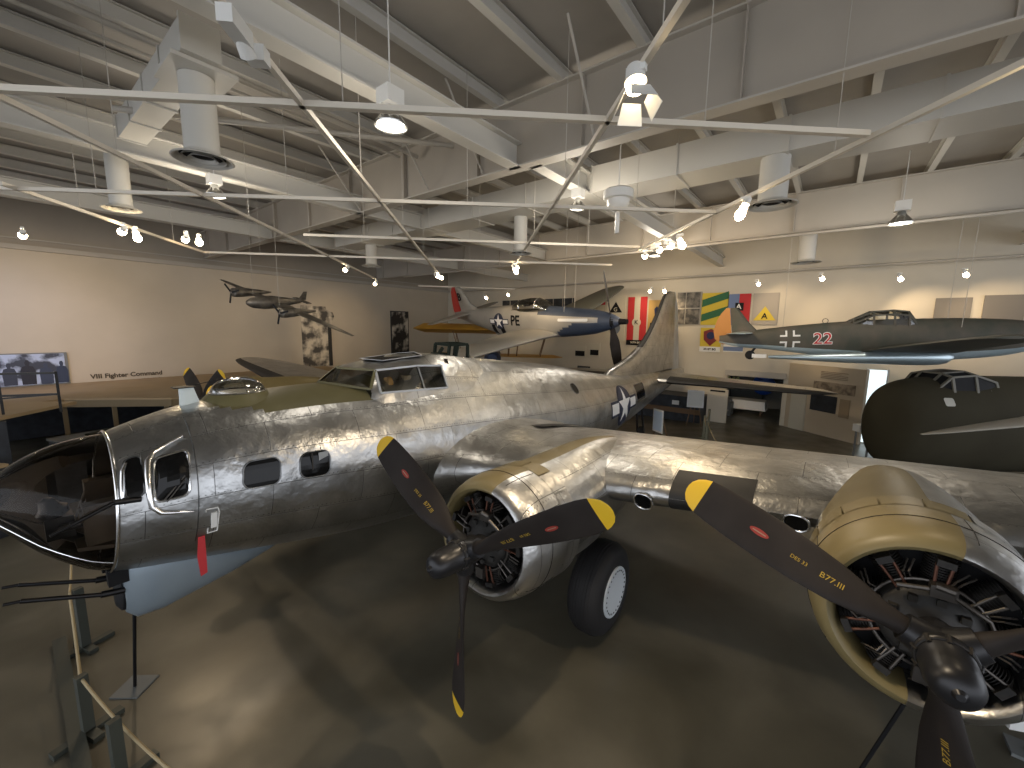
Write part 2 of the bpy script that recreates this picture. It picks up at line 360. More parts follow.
# door handle, placard, ribbon
mb=MB(); R=lambda x,t,o=.008:F(x,t,o)
mb.tube([R(2.12,1.70),R(2.12,1.67),R(2.22,1.67),R(2.235,1.72),R(2.235,1.98),R(2.15,2.0),R(2.15,1.93)],.007,6); mb.build('hatch_outline',M['white'],B)
mb=MB(); mb.bar(R(2.19,1.72,.012),R(2.20,1.92,.012),.055,.012,up=(0,-1,0)); mb.build('hatch_handle',M['white'],B)
mb=MB(); a=F(2.10,2.02,.02); b2=a+Vector((-.03,-.01,-.20)); 
mb.loft([[a+Vector((-.03,0,0)),a+Vector((.03,0,0)),a+Vector((.03,.008,0)),a+Vector((-.03,.008,0))],[b2+Vector((-.03,-.02,0)),b2+Vector((.05,-.02,0)),b2+Vector((.05,-.012,0)),b2+Vector((-.03,-.012,0))],[b2+Vector((-.02,-.04,-.22)),b2+Vector((.04,-.04,-.20)),b2+Vector((.04,-.032,-.20)),b2+Vector((-.02,-.032,-.22))]],cap0=True,cap1=True)
mb.build('red_warning_ribbon',M['red'],B)
# small round window and waist window, insignia
surf_win('radio_window',10.2,.72,.28,.26,.12,fm=M['alu'],frame=.01)
surf_win('waist_window',15.1,1.22,1.0,.55,.08,fm=M['alu'],frame=.015)
def fnst(u,v,l): return F(13.25+u,1.42-v/.93,.006+.003*l)
decal('star_insignia',[(s,i) for s,i in insignia(.56)],fnst,[M['navy'],M['white']],B,step=.12,label='white star and bars on a dark blue disc')
# seams / frames hoops
mb=MB()
for x in(2.06,):
    mb.tube([F(x,t*.1,.001) for t in range(4,22)],.006,6)
mb.build('skin_seam',M['alu'],B)
# ---- astrodome
z0=F(2.70,0).z
mb=MB(); mb.lathe((2.78,0,z0-.10),(0,0,1),[(0,.42),(.06,.385),(.10,.345),(.125,.32),(.13,.0)],36); d=mb.build('astrodome_base',M['olive'],B)
mb=MB(); mb.lathe((2.78,0,z0+.03),(0,0,1),[(.19*sin(a),.30*cos(a)) for a in [PI/2*i/8 for i in range(9)]],32); d=mb.build('astrodome',M['glassd'],B)
mb=MB(); mb.tube([(2.78+.305*cos(2*PI*i/32),.305*sin(2*PI*i/32),z0+.035) for i in range(32)],.012,6,closed=True)
mb.tube([(2.78,.29*cos(a),z0+.03+.19*sin(a)) for a in [PI*i/16 for i in range(17)]],.004,5); mb.build('dome_ring',M['chrome'],d)
# mast
z1=F(2.18,0).z
mb=MB(); mb.loft([[Vector((2.27+k*l*.085*1.0+zz*-.12,s*.022,z1+zz)) for k,s in((-1,0),(-.4,1),(1,.1),(1,-.1),(-.4,-1))] for zz,l in((-.03,1.25),(.10,1),(.20,.85))],cap1=True); mb.build('antenna_mast',mat('pale_grey_paint',(.62,.68,.66),.5),B)
mb=MB(); mb.box((2.22,0,z1+.207),(.20,.16,.012)); mb.tube([(2.25,0,z1+.21),(2.65,.15,z1+.25)],.005,6); mb.build('mast_cap',M['black'],B)
# ---- cockpit canopy
def mir(p): return [(x,-y,z) for x,y,z in p[::-1]]
def sec(x,zb,zs,ye,ys,zt,zc): # base, sill, eave, roof  (port half from keel to crown)
    P=[(x,-ye-.08,zb),(x,-ye,zs),(x,-ys,zt),(x,-ys*.55,zc-.02)]
    return [Vector(p) for p in P]+[Vector((x,0,zc))]+[Vector((p[0],-p[1],p[2])) for p in P[::-1]]
def sy(P): return [Vector(p) for p in P]+[Vector((p[0],-p[1],p[2])) for p in P[-2::-1]]
S=[sy([(4.25,-.66,3.50),(4.32,-.62,3.70),(4.33,-.58,3.76),(4.08,-.29,3.82),(3.83,0,3.87)]),sy([(4.44,-.76,3.48),(4.43,-.68,3.70),(4.47,-.50,4.03),(4.29,-.25,4.05),(4.12,0,4.06)]),sec(4.72,3.46,3.68,.70,.50,4.06,4.15),sec(5.26,3.42,3.665,.70,.52,4.05,4.22),sec(5.78,3.40,3.64,.70,.53,4.02,4.22),sec(6.3,3.38,3.60,.69,.50,3.95,4.17),sec(7.0,3.3,3.5,.62,.42,3.85,4.07)]
# windows are left open: side faces (j=1,7) of i=1,2,3 ; windscreen faces (j=2..5) of i=0 top half handled with panes
hole=lambda i,j:(i in(1,2,3) and j in(1,6)) or (i==0 and j in(2,3,4,5))
cm=MB(); cm.loft(S,closed=False,skip=hole,uvf=lambda i,j:(i*.5,j*.4)); cm.face([cm.ring(S[0])[k] for k in (0,1,2,3,4,5,6,7,8)])
cm.build('cockpit_canopy',M['aluw'],B,ang=25)
def strip(name,quad,mats,par,off=(0,0,0)):
    m=MB(); r=m.ring([Vector(q)+Vector(off) for q in quad]); m.face(r); return m.build(name,mats,par,smooth=False)
# windscreen frame + panes
for s,nm in((-1,'windscreen_pane'),(1,'windscreen_pane')):
    a=Vector((4.33,s*.58,3.76));b_=Vector((3.83,0,3.87));c_=Vector((4.12,0,4.06));d_=Vector((4.47,s*.50,4.03))
    fr=MB()
    for p,q,rr in((a,b_,.03),(b_,c_,.02),(c_,d_,.03),(d_,a,.032)): fr.bar(p,q,rr*1.3,.03)
    f=fr.build('windscreen_frame',M['olive'] if s<2 else M['alu'],B)
    strip(nm,[a,b_,c_,d_],M['glassw'],f)
for s in(-1,1):
    for k,(i0,i1,n0,n1) in enumerate(((1,3,0,0),(3,4,0,0))):
        a=S[i0][1];b_=S[i1][1];c_=S[i1][2];d_=S[i0][2]
        pts=[Vector((p.x,-s*p.y if False else p.y*(1 if s<0 else -1),p.z)) for p in(a,b_,c_,d_)]
        fr=MB()
        for i in range(4): fr.bar(pts[i],pts[(i+1)%4],.035,.03)
        f=fr.build('side_window_frame',M['fabric'] if True else 0,B); strip('side_pane',pts,M['glassw'],f)
mb=MB(); mb.poly([(4.35,-.55,3.6),(4.35,.55,3.6),(6.0,.6,3.55),(6.0,-.6,3.55)],(0,0,.03)); mb.poly([(6.0,-.6,3.5),(6.0,.6,3.5),(6.0,.45,4.12),(6.0,-.45,4.12)],(.02,0,0)); mb.build('cockpit_lining',M['interior'],B)
for y in(-.3,.3):
    mb=MB(); mb.box((5.1,y,3.72),(.14,.34,.34)); mb.box((4.9,y,3.66),(.34,.34,.08)); s_=mb.build('pilot_seat',M['tan'],B)
    mb=MB(); mb.lathe((4.72,y-.1,3.8),(1,0,0),[(0,.0),(.0,.09),(.07,.1),(.1,.06),(.1,0)],14); mb.build('seat_cushion',M['orange'],s_)
# roof hatch
mb=MB(); hz=lambda x,y: 4.12+.1*min(1,max(0,(x-4.5)/.5))-.10*abs(y)
pts=[Vector((x,y,hz(x,y)+.022)) for x,y in((4.72,-.32),(4.62,0),(4.72,.32),(5.5,.36),(5.62,0),(5.5,-.36))]
r=mb.ring(pts); mb.face(r); hh=mb.build('roof_window',M['black'],B,smooth=False)
mb=MB(); mb.tube(pts,.009,6,closed=True); mb.build('roof_window_rim',M['fabric'],hh)
# top turret frame behind the cockpit
mb=MB(); tz=4.07
P=lambda x,y,z:Vector((x,y,z))
for a,b_ in((P(6.35,.3,tz),P(6.35,.25,tz+.3)),(P(6.9,.3,tz),P(6.9,.25,tz+.3)),(P(6.35,.25,tz+.3),P(6.9,.25,tz+.3)),(P(6.35,-.1,tz),P(6.4,-.1,tz+.28)),(P(6.9,-.1,tz),P(6.9,-.1,tz+.28)),(P(6.4,-.1,tz+.28),P(6.9,-.1,tz+.28)),(P(6.35,.25,tz+.3),P(6.4,-.1,tz+.28)),(P(6.9,.25,tz+.3),P(6.9,-.1,tz+.28)),(P(6.62,-.1,tz+.28),P(6.55,-.1,tz)),(P(6.2,.1,tz),P(6.4,.1,tz+.22))): mb.bar(a,b_,.05,.05)
mb.box((6.3,.1,tz+.06),(.16,.3,.14)); mb.build('turret_frame',M['green'],B,smooth=False)
mb=MB(); mb.lathe((7.0,0,4.03),(0,0,1),[(0,.12),(.06,.1),(.08,.05),(.12,.04),(.12,0)],14); mb.build('roof_fitting',M['chrome'],B)
# ---- chin turret
T=[(1.50,.22,2.24,1.52),(1.58,.30,2.26,1.44),(1.8,.36,2.3,1.44),(2.1,.38,2.3,1.50),(2.5,.35,2.2,1.56),(2.9,.28,2.1,1.64),(3.3,.18,2.0,1.72),(3.6,.05,1.9,1.66)]
mb=MB()
def tsec(x,w,zt,zb):
    zm=(zt+zb)/2; return [Vector((x,w*cos(a)*(1 if sin(a)>0 else .9),zm+(zt-zb)/2*sin(a))) if False else Vector((x,w*(abs(cos(a))**.55)*(1 if cos(a)>0 else -1),zm+(zt-zb)/2*(abs(sin(a))**.7)*(1 if sin(a)>0 else -1))) for a in [2*PI*i/32 for i in range(32)]]
mb.loft([tsec(*t) for t in T],cap0=True,cap1=True); ct=mb.build('chin_turret',M['fairing'],B)
mb=MB(); mb.lathe((1.56,0,1.72),(-1,0,0.05),[(0,.2),(.08,.19),(.12,.12),(.12,0)],20); mb.box((1.46,-.2,2.05),(.16,.12,.2)); mb.box((1.46,.2,2.05),(.16,.12,.2)); mb.build('turret_mount',M['black'],ct)
for y,z,z2 in((.12,1.89,2.13),(-.20,1.86,2.10)):
    mb=MB(); mb.tube([(1.5,y,z-.02),(1.32,y,z+.02)],.034,12); mb.tube([(1.32,y,z+.02),(.80,y,z2)],.022,12); mb.tube([(.80,y,z2),(.70,y,z2+.02)],.015,10); mb.build('turret_gun_barrel',M['gun'],ct)
# ---- wings
def naca(c,t,n=16):
    out=[]
    for k in range(n+1):
        u=(1+cos(PI*k/n))/2; y=5*t*(.2969*sqrt(u)-.126*u-.3516*u*u+.2843*u**3-.1015*u**4); out.append((u*c,y*c+.02*c*sin(PI*u)))
    for k in range(1,n):
        u=(1-cos(PI*k/n))/2; y=5*t*(.2969*sqrt(u)-.126*u-.3516*u*u+.2843*u**3-.1015*u**4); out.append((u*c,-y*c*.85+.02*c*sin(PI*u)))
    return out
INC=radians(6.0)
def wLE(y): return 5.45+.165*(y-1.1)+(.0 if y<13.5 else .25*(y-13.5)**2*.15)
def wTE(y): return 11.15-.045*(y-1.1)-(.0 if y<13.5 else .25*(y-13.5)**2*.35)
def wz(y): return 2.33+.068*(y-1.1)
def wthk(y): return .185-.0055*y
def wpt(side,y,u,upper=True,off=0,fill=0):
    c=(wTE(y)-wLE(y))/cos(INC); t=wthk(y)+fill
    yy=5*t*(.2969*sqrt(u)-.126*u-.3516*u*u+.2843*u**3-.1015*u**4)*c
    h=(yy+off) if upper else -(yy*.85+off)
    h+=.02*c*sin(PI*u); X=u*c
    return Vector((wLE(y)+X*cos(INC)+h*sin(INC),side*y,wz(y)-X*sin(INC)+h*cos(INC)))
def wing(side,name,bootf):
    ys=[.7,.9,1.05,1.2,1.4,1.7]+[2+.4*i for i in range(30)]+[14,14.4,14.8,15.1,15.4,15.6,15.75,15.8]
    rings=[]
    for y in ys:
        c=(wTE(y)-wLE(y)); 
        if y>15.0: c*=sqrt(max(.02,1-((y-15.0)/.82)**2))
        ex=.9*max(0,(1.9-y)/1.2)**2
        c2=(c+ex*1.2)/cos(INC); pts=naca(c2,wthk(y)+.07*max(0,(1.9-y)/1.2)**2)
        x0=wLE(y)-ex+(0 if y<15 else (wTE(y)-wLE(y)-c)*.45)
        rings.append([Vector((x0+X*cos(INC)+h*sin(INC),side*y*(1 if side<0 else 1+.06*min(1,max(0,y-3)/10)),wz(y)-(0 if side<0 else .022*max(0,y-4))-X*sin(INC)+h*cos(INC))) for X,h in pts])
    n=len(rings[0])
    def mf(i,j):
        near=abs((j+.5)-16)/16  # 0 at the leading edge
        return 1 if bootf(ys[i]) and near<.16 else 0
    m=MB(); m.loft(rings,mf=mf,cap1=True,uvf=lambda i,j:(ys[i],abs(j-16)*.33)); return m.build(name,[M['aluw'],M['boot']],B,ang=50)
wp=wing(-1,'port_wing',lambda y:False)
ws=wing(1,'starboard_wing',lambda y:8.3<y<15.2)
def wpatch(name,y0,y1,u0,u1,mats,upper=True,side=-1,off=.006,wrap=False,par=None,yskew=0):
    m=MB(); rows=[]
    us=[u0+(u1-u0)*i/10 for i in range(11)]
    for k in range(9):
        y=y0+(y1-y0)*k/8
        if wrap:
            uu=[(u1*(1-i/10)**2) for i in range(11)]; row=[wpt(side,y,u,True,off) for u in uu]+[wpt(side,y,u*u0/u1 if u1 else u,False,off) for u in uu[::-1][1:]]
        else: row=[wpt(side,y+yskew*(u-u0),u,upper,off) for u in us]
        rows.append(row)
    m.loft(rows,closed=False); return m.build(name,mats,par or wp)
wpatch('wing_root_walkway',1.45,1.75,.30,.62,M['boot'],yskew=.9,off=.035)
wpatch('leading_edge_panel',4.52,5.42,.10,.075,M['boot'],wrap=True,off=.008)
wpatch('control_surface_gap',3.9,12.5,.735,.742,M['boot'],off=.004)
wpatch('wing_hatch',6.05,6.65,.60,.68,M['boot'],off=.006)
def lehole(y,w,h):
    m=MB(); cpt=wpt(-1,y,.0035,False,0)+Vector((-.012,0,-.02)); nrm=Vector((-1,0,-.25)).normalized(); a=Vector((0,1,0)); b=nrm.cross(a)
    pts=[cpt+nrm*.015+a*u+b*v for u,v in rrect(w,h,min(w,h)*.45,5)]
    r=m.ring(pts); m.face(r); o=m.build('intake_opening',M['darkglass'],wp,smooth=False)
    m=MB(); m.tube(pts,.014,8,closed=True); m.build('intake_rim',M['chrome'],o)
lehole(4.22,.24,.22); lehole(5.85,.24,.2)
# ---- engines
TT=radians(4.5); AX=Vector((cos(TT),0,-sin(TT))); UP=Vector((sin(TT),0,cos(TT))); PORT=Vector((0,-1,0))
def cyl(c,s,th,r): return c+AX*s+r*(cos(th)*UP+sin(th)*PORT)
def blade(c,th,par):
    rad=cos(th)*UP+sin(th)*PORT; mot=(-sin(th)*UP+cos(th)*PORT)*-1  # clockwise seen from behind
    RW=[(.14,.07,.07),(.24,.07,.067),(.34,.09,.052),(.46,.125,.04),(.62,.158,.028),(.85,.176,.021),(1.1,.182,.017),(1.35,.178,.013),(1.52,.17,.011),(1.62,.158,.01),(1.63,.156,.01),(1.68,.138,.008),(1.73,.105,.006),(1.76,.06,.004),(1.77,.02,.003)]
    def bet(r): return radians(62-40*min(1,r/1.5))
    def pt(r,u,f,off=0):
        w=interp(RW,r,1); t=interp(RW,r,2); bt=bet(r)
        cd=mot*cos(bt)-AX*sin(bt); nd=-AX*cos(bt)-mot*sin(bt)
        return c+rad*r+cd*(w*u)+nd*(t*f+off)
    m=MB(); n=20; rings=[[pt(r,cos(2*PI*k/n),sin(2*PI*k/n)) for k in range(n)] for r,_,_ in RW]
    m.loft(rings,cap0=True,cap1=True,mf=lambda i,j:1 if RW[i][0]>1.62 else 0)
    return m.build('blade',[M['bladeblack'],M['yellow']],par),pt,RW
def prop(c,th0,marks=True,inb=False):
    m=MB(); m.lathe(c-AX*.08,AX,[(-.41,0),(-.41,.02),(-.385,.035),(-.375,.075),(-.35,.105),(-.30,.125),(-.21,.135),(-.06,.138),(-.04,.155),(.0,.155),(.0,.14),(.2,.14),(.2,.10),(.34,.10),(.34,0)],32)
    for k in range(3): m.tube([cyl(c,0,th0+k*2*PI/3,.05),cyl(c,0,th0+k*2*PI/3,.21)],[.13,.095],18)
    pr=m.build('propeller',M['hubblack'],B)
    m=MB(); m.tube([cyl(c,-.135,2*PI*i/32,.143) for i in range(32)],.010,6,closed=True)
    for i in range(9): m.tube([cyl(c,-.16,2*PI*i/9,.137),cyl(c,-.10,2*PI*i/9,.157)],.014,6)
    m.build('hub_clamp_ring',M['engine'],pr)
    for k in range(3):
        bl,pt,RW=blade(c,th0+k*2*PI/3,pr)
        if marks:
            # OFFF bookkeeping: the decals are children of the propeller
            fn=lambda u,v,l,pt=pt,RW=RW: pt(u,max(-.95,min(.95,v/interp(RW,u,1))),sqrt(max(0,1-min(.95,abs(v)/interp(RW,u,1))**2)),.003+.001*l)
            decal('blade_emblem',[(circ(1.16,0,.072,24,.026),0),([(1.11,-.004),(1.21,-.004),(1.21,.005),(1.11,.005)],1)],fn,[mat('dull_emblem_red',(.28,.03,.02),.6),mat('dull_emblem_line',(.3,.2,.14),.6)],pr,step=.05)
            for ln,(txt,sz,yy,rr) in enumerate((('B77.III',.062,.022,.64),('DES 33',.040,.020,.86))):
                vs,fs=text_geo(txt,sz)
                decal('blade_lettering',[(([(rr-v.x,yy-v.y) for v in vs],fs),0)],fn,[mat('stencil_yellow',(.42,.28,.03),.6)],pr,step=.05)
    return pr
def cowling(c,inboard_side,full=True,deep=False):
    # inboard_side: +1 when the fuselage lies towards +Y of this engine
    ol=lambda th: 1 if (-2.35 if deep else -3.0)<(((th+PI)%(2*PI))-PI)*inboard_side<.22 else 0
    prof=[(.70,.53),(.55,.535),(.46,.545),(.395,.56),(.37,.59),(.385,.63),(.44,.67),(.55,.705),(.70,.726),(.88,.733),(1.02,.735),(1.02,.71),(.8,.70)]
    n=64; m=MB(); m.loft([[cyl(c,s,2*PI*j/n,r) for j in range(n)] for s,r in prof],mf=lambda i,j:ol(2*PI*(j+.5)/n))
    cw=m.build('cowling',[M['aluc'],M['cowlolive']],B)
    # cowl flaps
    for k in range(16):
        m=MB(); a0=2*PI*k/16+.012;a1=2*PI*(k+1)/16-.012
        m.loft([[cyl(c,s,a0+(a1-a0)*q/5,r+e) for q in range(6)] for s,r,e in((1.03,.737,0),(1.15,.743,0),(1.28,.748,0),(1.28,.748,-.012),(1.15,.743,-.012),(1.03,.737,-.012))],closed=False)
        m.build('cowl_flap',M['cowlolive'] if ol((a0+a1)/2) else M['aluc'],cw)
    # seams
    m=MB()
    for s,r in((.72,.729),): m.tube([cyl(c,s,2*PI*i/64,r) for i in range(64)],.004,5,closed=True)
    for a in (.3,1.2,2.2,-1.2,-2.2,.95): m.tube([cyl(c,.5,a,.691),cyl(c,.6,a,.714),cyl(c,.72,a,.729),cyl(c,1.0,a,.736)],.004,5)
    m.build('cowl_seam',M['engine'],cw)
    # nacelle body
    P=[(1.05,.0,.66,.66),(1.25,.0,.695,.695),(1.6,.0,.70,.71),(2.1,.0,.69,.74),(2.6,.03,.655,.74),(3.2,.08,.59,.68),(3.9,.12,.47,.55),(4.6,.13,.33,.38),(5.3,.10,.2,.22),(5.9,.03,.05,.06)]
    if not deep: P=[(s,d*.35-.035*max(0,s-1.1),a*1.02,b*(.97 if s>1.3 else 1)) for s,d,a,b in P]
    def npt(s,d,ry,rz,th): return c+AX*s+UP*(d+.02*s)+ry*sin(th)*PORT+rz*cos(th)*UP
    ss=[1.05+.2*i for i in range(25)]
    m=MB(); m.loft([[npt(s,interp(P,s,1),interp(P,s,2),interp(P,s,3),2*PI*j/48) for j in range(48)] for s in ss],cap1=True,cap0=True,
        mf=lambda i,j: 1 if -1.15<((((2*PI*(j+.5)/48)+PI)%(2*PI))-PI)*inboard_side<.12 and ss[i]<4.2 else 0,uvf=lambda i,j:(ss[i],j*.09))
    na=m.build('engine_nacelle',[M['alu'],M['cowlolive']],B)
    if full:
        m=MB(); m.lathe(c+AX*.72,AX,[(0,.53),(0,.0)],32); m.lathe(c+AX*.36,AX,[(0,.09),(.02,.16),(.05,.25),(.10,.30),(.16,.315),(.30,.32),(.36,.32)],32)
        for k in range(9):
            a=2*PI*k/9+.2; m.box(cyl(c,.39,a,.22),(.05,.05,.05))
        eng=m.build('engine',[M['enginegrey']],B)
        m=MB(); m.lathe(c+AX*.71,AX,[(0,.6),(0,0)],32); m.build('engine_baffle',M['black'],eng)
        for k in range(9):
            a=2*PI*k/9+.1; rad=cos(a)*UP+sin(a)*PORT; prof=[(.28,.075)]
            for q in range(11): r0=.30+q*.019; prof+=[(r0,.075),(r0,.098),(r0+.006,.098),(r0+.006,.075)]
            prof+=[(.515,.08),(.53,.0)]
            m=MB(); m.lathe(c+AX*.56,rad,prof,16); m.box(c+AX*.44+rad*.49,(.07,.10,.05),ax=Matrix((AX,rad.cross(AX),rad)).transposed()); m.build('cylinder',M['engine'],eng)
            m=MB()
            for da in(-.10,.10): m.tube([cyl(c,.43,a+da,.29),cyl(c,.44,a+da*.9,.48)],.011,8)
            m.build('pushrod_tube',M['bright'] if k%2 else M['copper'],eng)
        m=MB(); m.tube([cyl(c,.44,2*PI*i/40,.335) for i in range(40)],.013,8,closed=True)
        for k in range(9):
            a=2*PI*k/9+.3
            for da in(-.04,.04): m.tube([cyl(c,.44,a+da,.335),cyl(c,.40,a+da,.40),cyl(c,.47,a+da+.12,.47)],.007,6)
        m.build('ignition_ring',M['bright'],eng)
        m=MB(); m.box(cyl(c,.40,.15,.30),(.09,.14,.09)); m.tube([cyl(c,.37,.0,.33),cyl(c,.37,.3,.33)],.025,8); m.tube([cyl(c,.37,.35,.30),cyl(c,.37,.95,.33)],.018,8); m.tube([cyl(c,.37,-.1,.30),cyl(c,.37,-.65,.33)],.018,8); m.build('governor',M['bright'],eng)
        m=MB(); m.box(cyl(c,.41,PI,.36),(.08,.1,.12)); m.build('oil_sump',M['bright'],eng)
    return cw
E1=Vector((3.661,-3.218,2.419));E2=Vector((4.50,-6.725,2.647));E3=Vector((3.661,3.218,2.419));E4=Vector((4.15,6.9,2.60))
cowling(E1-UP*.06+Vector((0,.12,0)),1,deep=True); cowling(E2-UP*.05,1); cowling(E3,-1,False,deep=True); cowling(E4,-1,False)
prop(E1,radians(299.9)); prop(E2,radians(292.6)); prop(E3,radians(299.9),False); prop(E4,radians(57),False)
# ---- main wheels
for s in(-1,1):
    w0=Vector((6.40,s*3.46,.70))
    prof=[(-.24,.0),(-.24,.36),(-.25,.42),(-.26,.5),(-.25,.58),(-.2,.655),(-.12,.69),(0,.70),(.12,.69),(.2,.655),(.25,.58),(.26,.5),(.25,.42),(.24,.36),(.24,.0)]
    m=MB(); m.lathe(w0,(0,s,0),prof,48)
    for k in range(-3,4): m.lathe(w0+Vector((0,.045*k,0)),(0,s,0),[(-.008,.68),(0,.703 if abs(k)<3 else .69),(.008,.68)],48)
    wh=m.build('main_wheel',M['rubber'],B)
    m=MB(); m.lathe(w0,(0,s,0),[(.245,.385),(.268,.38),(.272,.34),(.262,.3),(.268,.12),(.268,0)],40)
    h=m.build('hub_disc',mat('pale_grey_hub',(.50,.53,.55),.5),wh)
    if s<0:
        m=MB()
        for k in range(26):
            a=2*PI*k/26; m.lathe(w0+Vector((0,s*.268,0))+Vector((cos(a),0,sin(a)))*.325,(0,s,0),[(0,.016),(.006,.014),(.006,0)],8)
        m.build('hub_bolt_ring',M['engine'],wh)
    m=MB(); m.tube([w0+Vector((0,-s*.33,0)),w0+Vector((0,s*.2,0))],.06); m.tube([w0+Vector((0,-s*.33,0)),w0+Vector((-.15,-s*.33,1.25))],.07,14); m.tube([w0+Vector((0,-s*.33,.2)),w0+Vector((.7,-s*.33,1.2))],.04); m.build('landing_gear_strut',M['bright'],B)
# ---- tail
LEF=[(2.9,13.2),(3.27,13.9),(3.51,15.0),(3.75,15.9),(4.08,16.75),(4.6,17.6),(5.18,18.3),(5.6,18.72),(5.97,19.08),(6.2,19.35),(6.34,19.7),(6.42,20.1)]
zz=[2.9,3.1,3.27,3.4,3.51,3.65,3.8,4.0,4.25,4.6,5,5.4,5.7,5.97,6.15,6.27,6.36,6.42]
def fin_ring(z,xa,xb,t):
    return [Vector((xa+(xb-xa)*u,sgn*t*h,z)) for u,h,sgn in [(0,0,1),(.01,.35,1),(.04,.62,1),(.12,.85,1),(.3,1,1),(.6,.9,1),(1,.7,1),(1,.7,-1),(.6,.9,-1),(.3,1,-1),(.12,.85,-1),(.04,.62,-1),(.01,.35,-1)]]
m=MB(); rg=[]
for z in zz:
    rg.append(fin_ring(z,interp(LEF,z,1),20.75,.24*(1-.62*min(1,max(0,(z-3)/3.4)))*(1 if z<6.3 else .7)))
m.loft(rg,cap1=True,mf=lambda i,j:1 if zz[i]>3.95 and j in(0,1,11,12) else 0,uvf=lambda i,j:(zz[i],j*.4)); m.build('tail_fin',[M['aluw'],M['boot']],B,ang=50)
m=MB(); rg=[]
for z in [2.8,3.4,4,4.7,5.3,5.8,6.1,6.3,6.42]:
    te={2.8:22.2,3.4:22.1,4:21.95,4.7:21.75,5.3:21.6,5.8:21.4,6.1:21.2,6.3:21.0,6.42:20.85}[z]; t=.16*(1-.55*(z-2.8)/3.6)
    rg.append([Vector((20.77+(te-20.77)*u,sg*t*h,z)) for u,h,sg in [(0,.7,1),(.3,.75,1),(.7,.4,1),(1,.05,1),(1,.05,-1),(.7,.4,-1),(.3,.75,-1),(0,.7,-1)]])
m.loft(rg,cap0=True,cap1=True); m.build('rudder',M['fabric'],B,ang=50)
for s,nm in((-1,'port_tailplane'),(1,'starboard_tailplane')):
    m=MB(); rg=[]; ys=[.15,.8,1.6,2.6,3.6,4.6,5.4,5.9,6.2,6.35]
    for y in ys:
        xa=17.6+.22*y+(.0 if y<5.4 else (y-5.4)**2*.7); xb=21.3-.10*y-(.0 if y<5.4 else (y-5.4)**2*.9); c_=xb-xa
        rg.append([Vector((xa+X,s*y,2.58-.02*y+h)) for X,h in naca(c_,.11)])
    m.loft(rg,cap1=True,mf=lambda i,j:1 if abs(j+.5-16)<4.5 and i>0 else 0,uvf=lambda i,j:(ys[i],abs(j-16)*.2)); m.build(nm,[M['aluw'],M['boot']],B,ang=50)
m=MB(); m.lathe((17.4,0,.33),(0,1,0),[(-.1,0),(-.1,.2),(-.06,.32),(.06,.32),(.1,.2),(.1,0)],24); m.tube([(17.4,-.14,.33),(17.0,-.1,1.7)],.04); m.tube([(17.4,.14,.33),(17.0,.1,1.7)],.04); m.build('tail_wheel',M['rubber'],B)
# ------------------------------------------------------------------ other aircraft
M['camo']=mat('mottled_green_grey',(.055,.06,.046),.7,0,(.10,.085,.065),1.6)
M['camo2']=mat('mottled_brown_green',(.055,.06,.045),.6,0,(.10,.085,.062),1.2)
M['ltblue']=mat('pale_blue_underside',(.36,.46,.50),.35,.2,(.42,.50,.53),1.5)
M['p51']=mat('dull_silver_paint',(.34,.325,.29),.5,.25,(.39,.37,.33),1.2)
M['p51b']=mat('dark_blue_nose_paint',(.035,.05,.085),.45,0,(.05,.065,.10),2)
M['p51t']=mat('dark_antiglare_paint',(.05,.055,.05),.6)
M['rudred']=mat('red_rudder_paint',(.45,.04,.03),.6)
M['orudder']=mat('orange_rudder_paint',(.40,.17,.03),.6)
M['b24']=mat('dark_olive_brown_paint',(.042,.036,.022),.8,0,(.050,.044,.027),.8,spec=.15)
M['ywing']=mat('orange_yellow_wing',(.55,.30,.04),.5)
M['bluef']=mat('blue_fuselage',(.03,.05,.11),.5)
M['model']=mat('tarnished_model_metal',(.22,.20,.17),.4,.6,(.10,.09,.08),4)
class Loc:
    """local frame of an aircraft: s aft of the nose, y to starboard, z up"""
    def __init__(s,nose,head,bank=0,pitch=0,k=1):
        h=Vector((head[0],head[1],0)).normalized(); h=(h*cos(pitch)+Vector((0,0,sin(pitch)))).normalized()
        r=h.cross(Vector((0,0,1))).normalized(); u=r.cross(h)
        s.r=r*cos(bank)-u*sin(bank); s.u=u*cos(bank)+r*sin(bank); s.h=h; s.o=Vector(nose); s.k=k
    def __call__(s,a,y,z): return s.o+s.k*(-s.h*a+s.r*y+s.u*z)
def body(L,T,n=40,step=.15,mf=None,cap=True,m=None):
    m=m or MB(); x=T[0][0]; ss=[]
    while x<T[-1][0]: ss.append(x); x+=step
    ss.append(T[-1][0])
    m.loft([[L(s,interp(T,s,2)*sin(2*PI*j/n),interp(T,s,1)+interp(T,s,3)*cos(2*PI*j/n)) for j in range(n)] for s in ss],cap0=cap,cap1=cap,mf=(lambda i,j:mf(ss[i],2*PI*(j+.5)/n)) if mf else None)
    return m
def lifting(L,stations,t=.13,n=14,mf=None):
    # stations (y,z,LE s,chord)
    m=MB(); rg=[]
    for y,z,le,c in stations: rg.append([L(le+X,y,z+h) for X,h in naca(c,t,n)])
    m.loft(rg,cap1=True,cap0=True,mf=mf); return m
def vfin(L,levels,t=.12):
    m=MB(); rg=[]
    for z,a,b in levels: rg.append([L(a+(b-a)*u,h*t*(1 if z<1 else .8),z) for u,h in [(0,0),(.05,.5),(.25,1),(.6,.8),(1,.15),(1,-.15),(.6,-.8),(.25,-1),(.05,-.5)]])
    m.loft(rg,cap0=True,cap1=True); return m
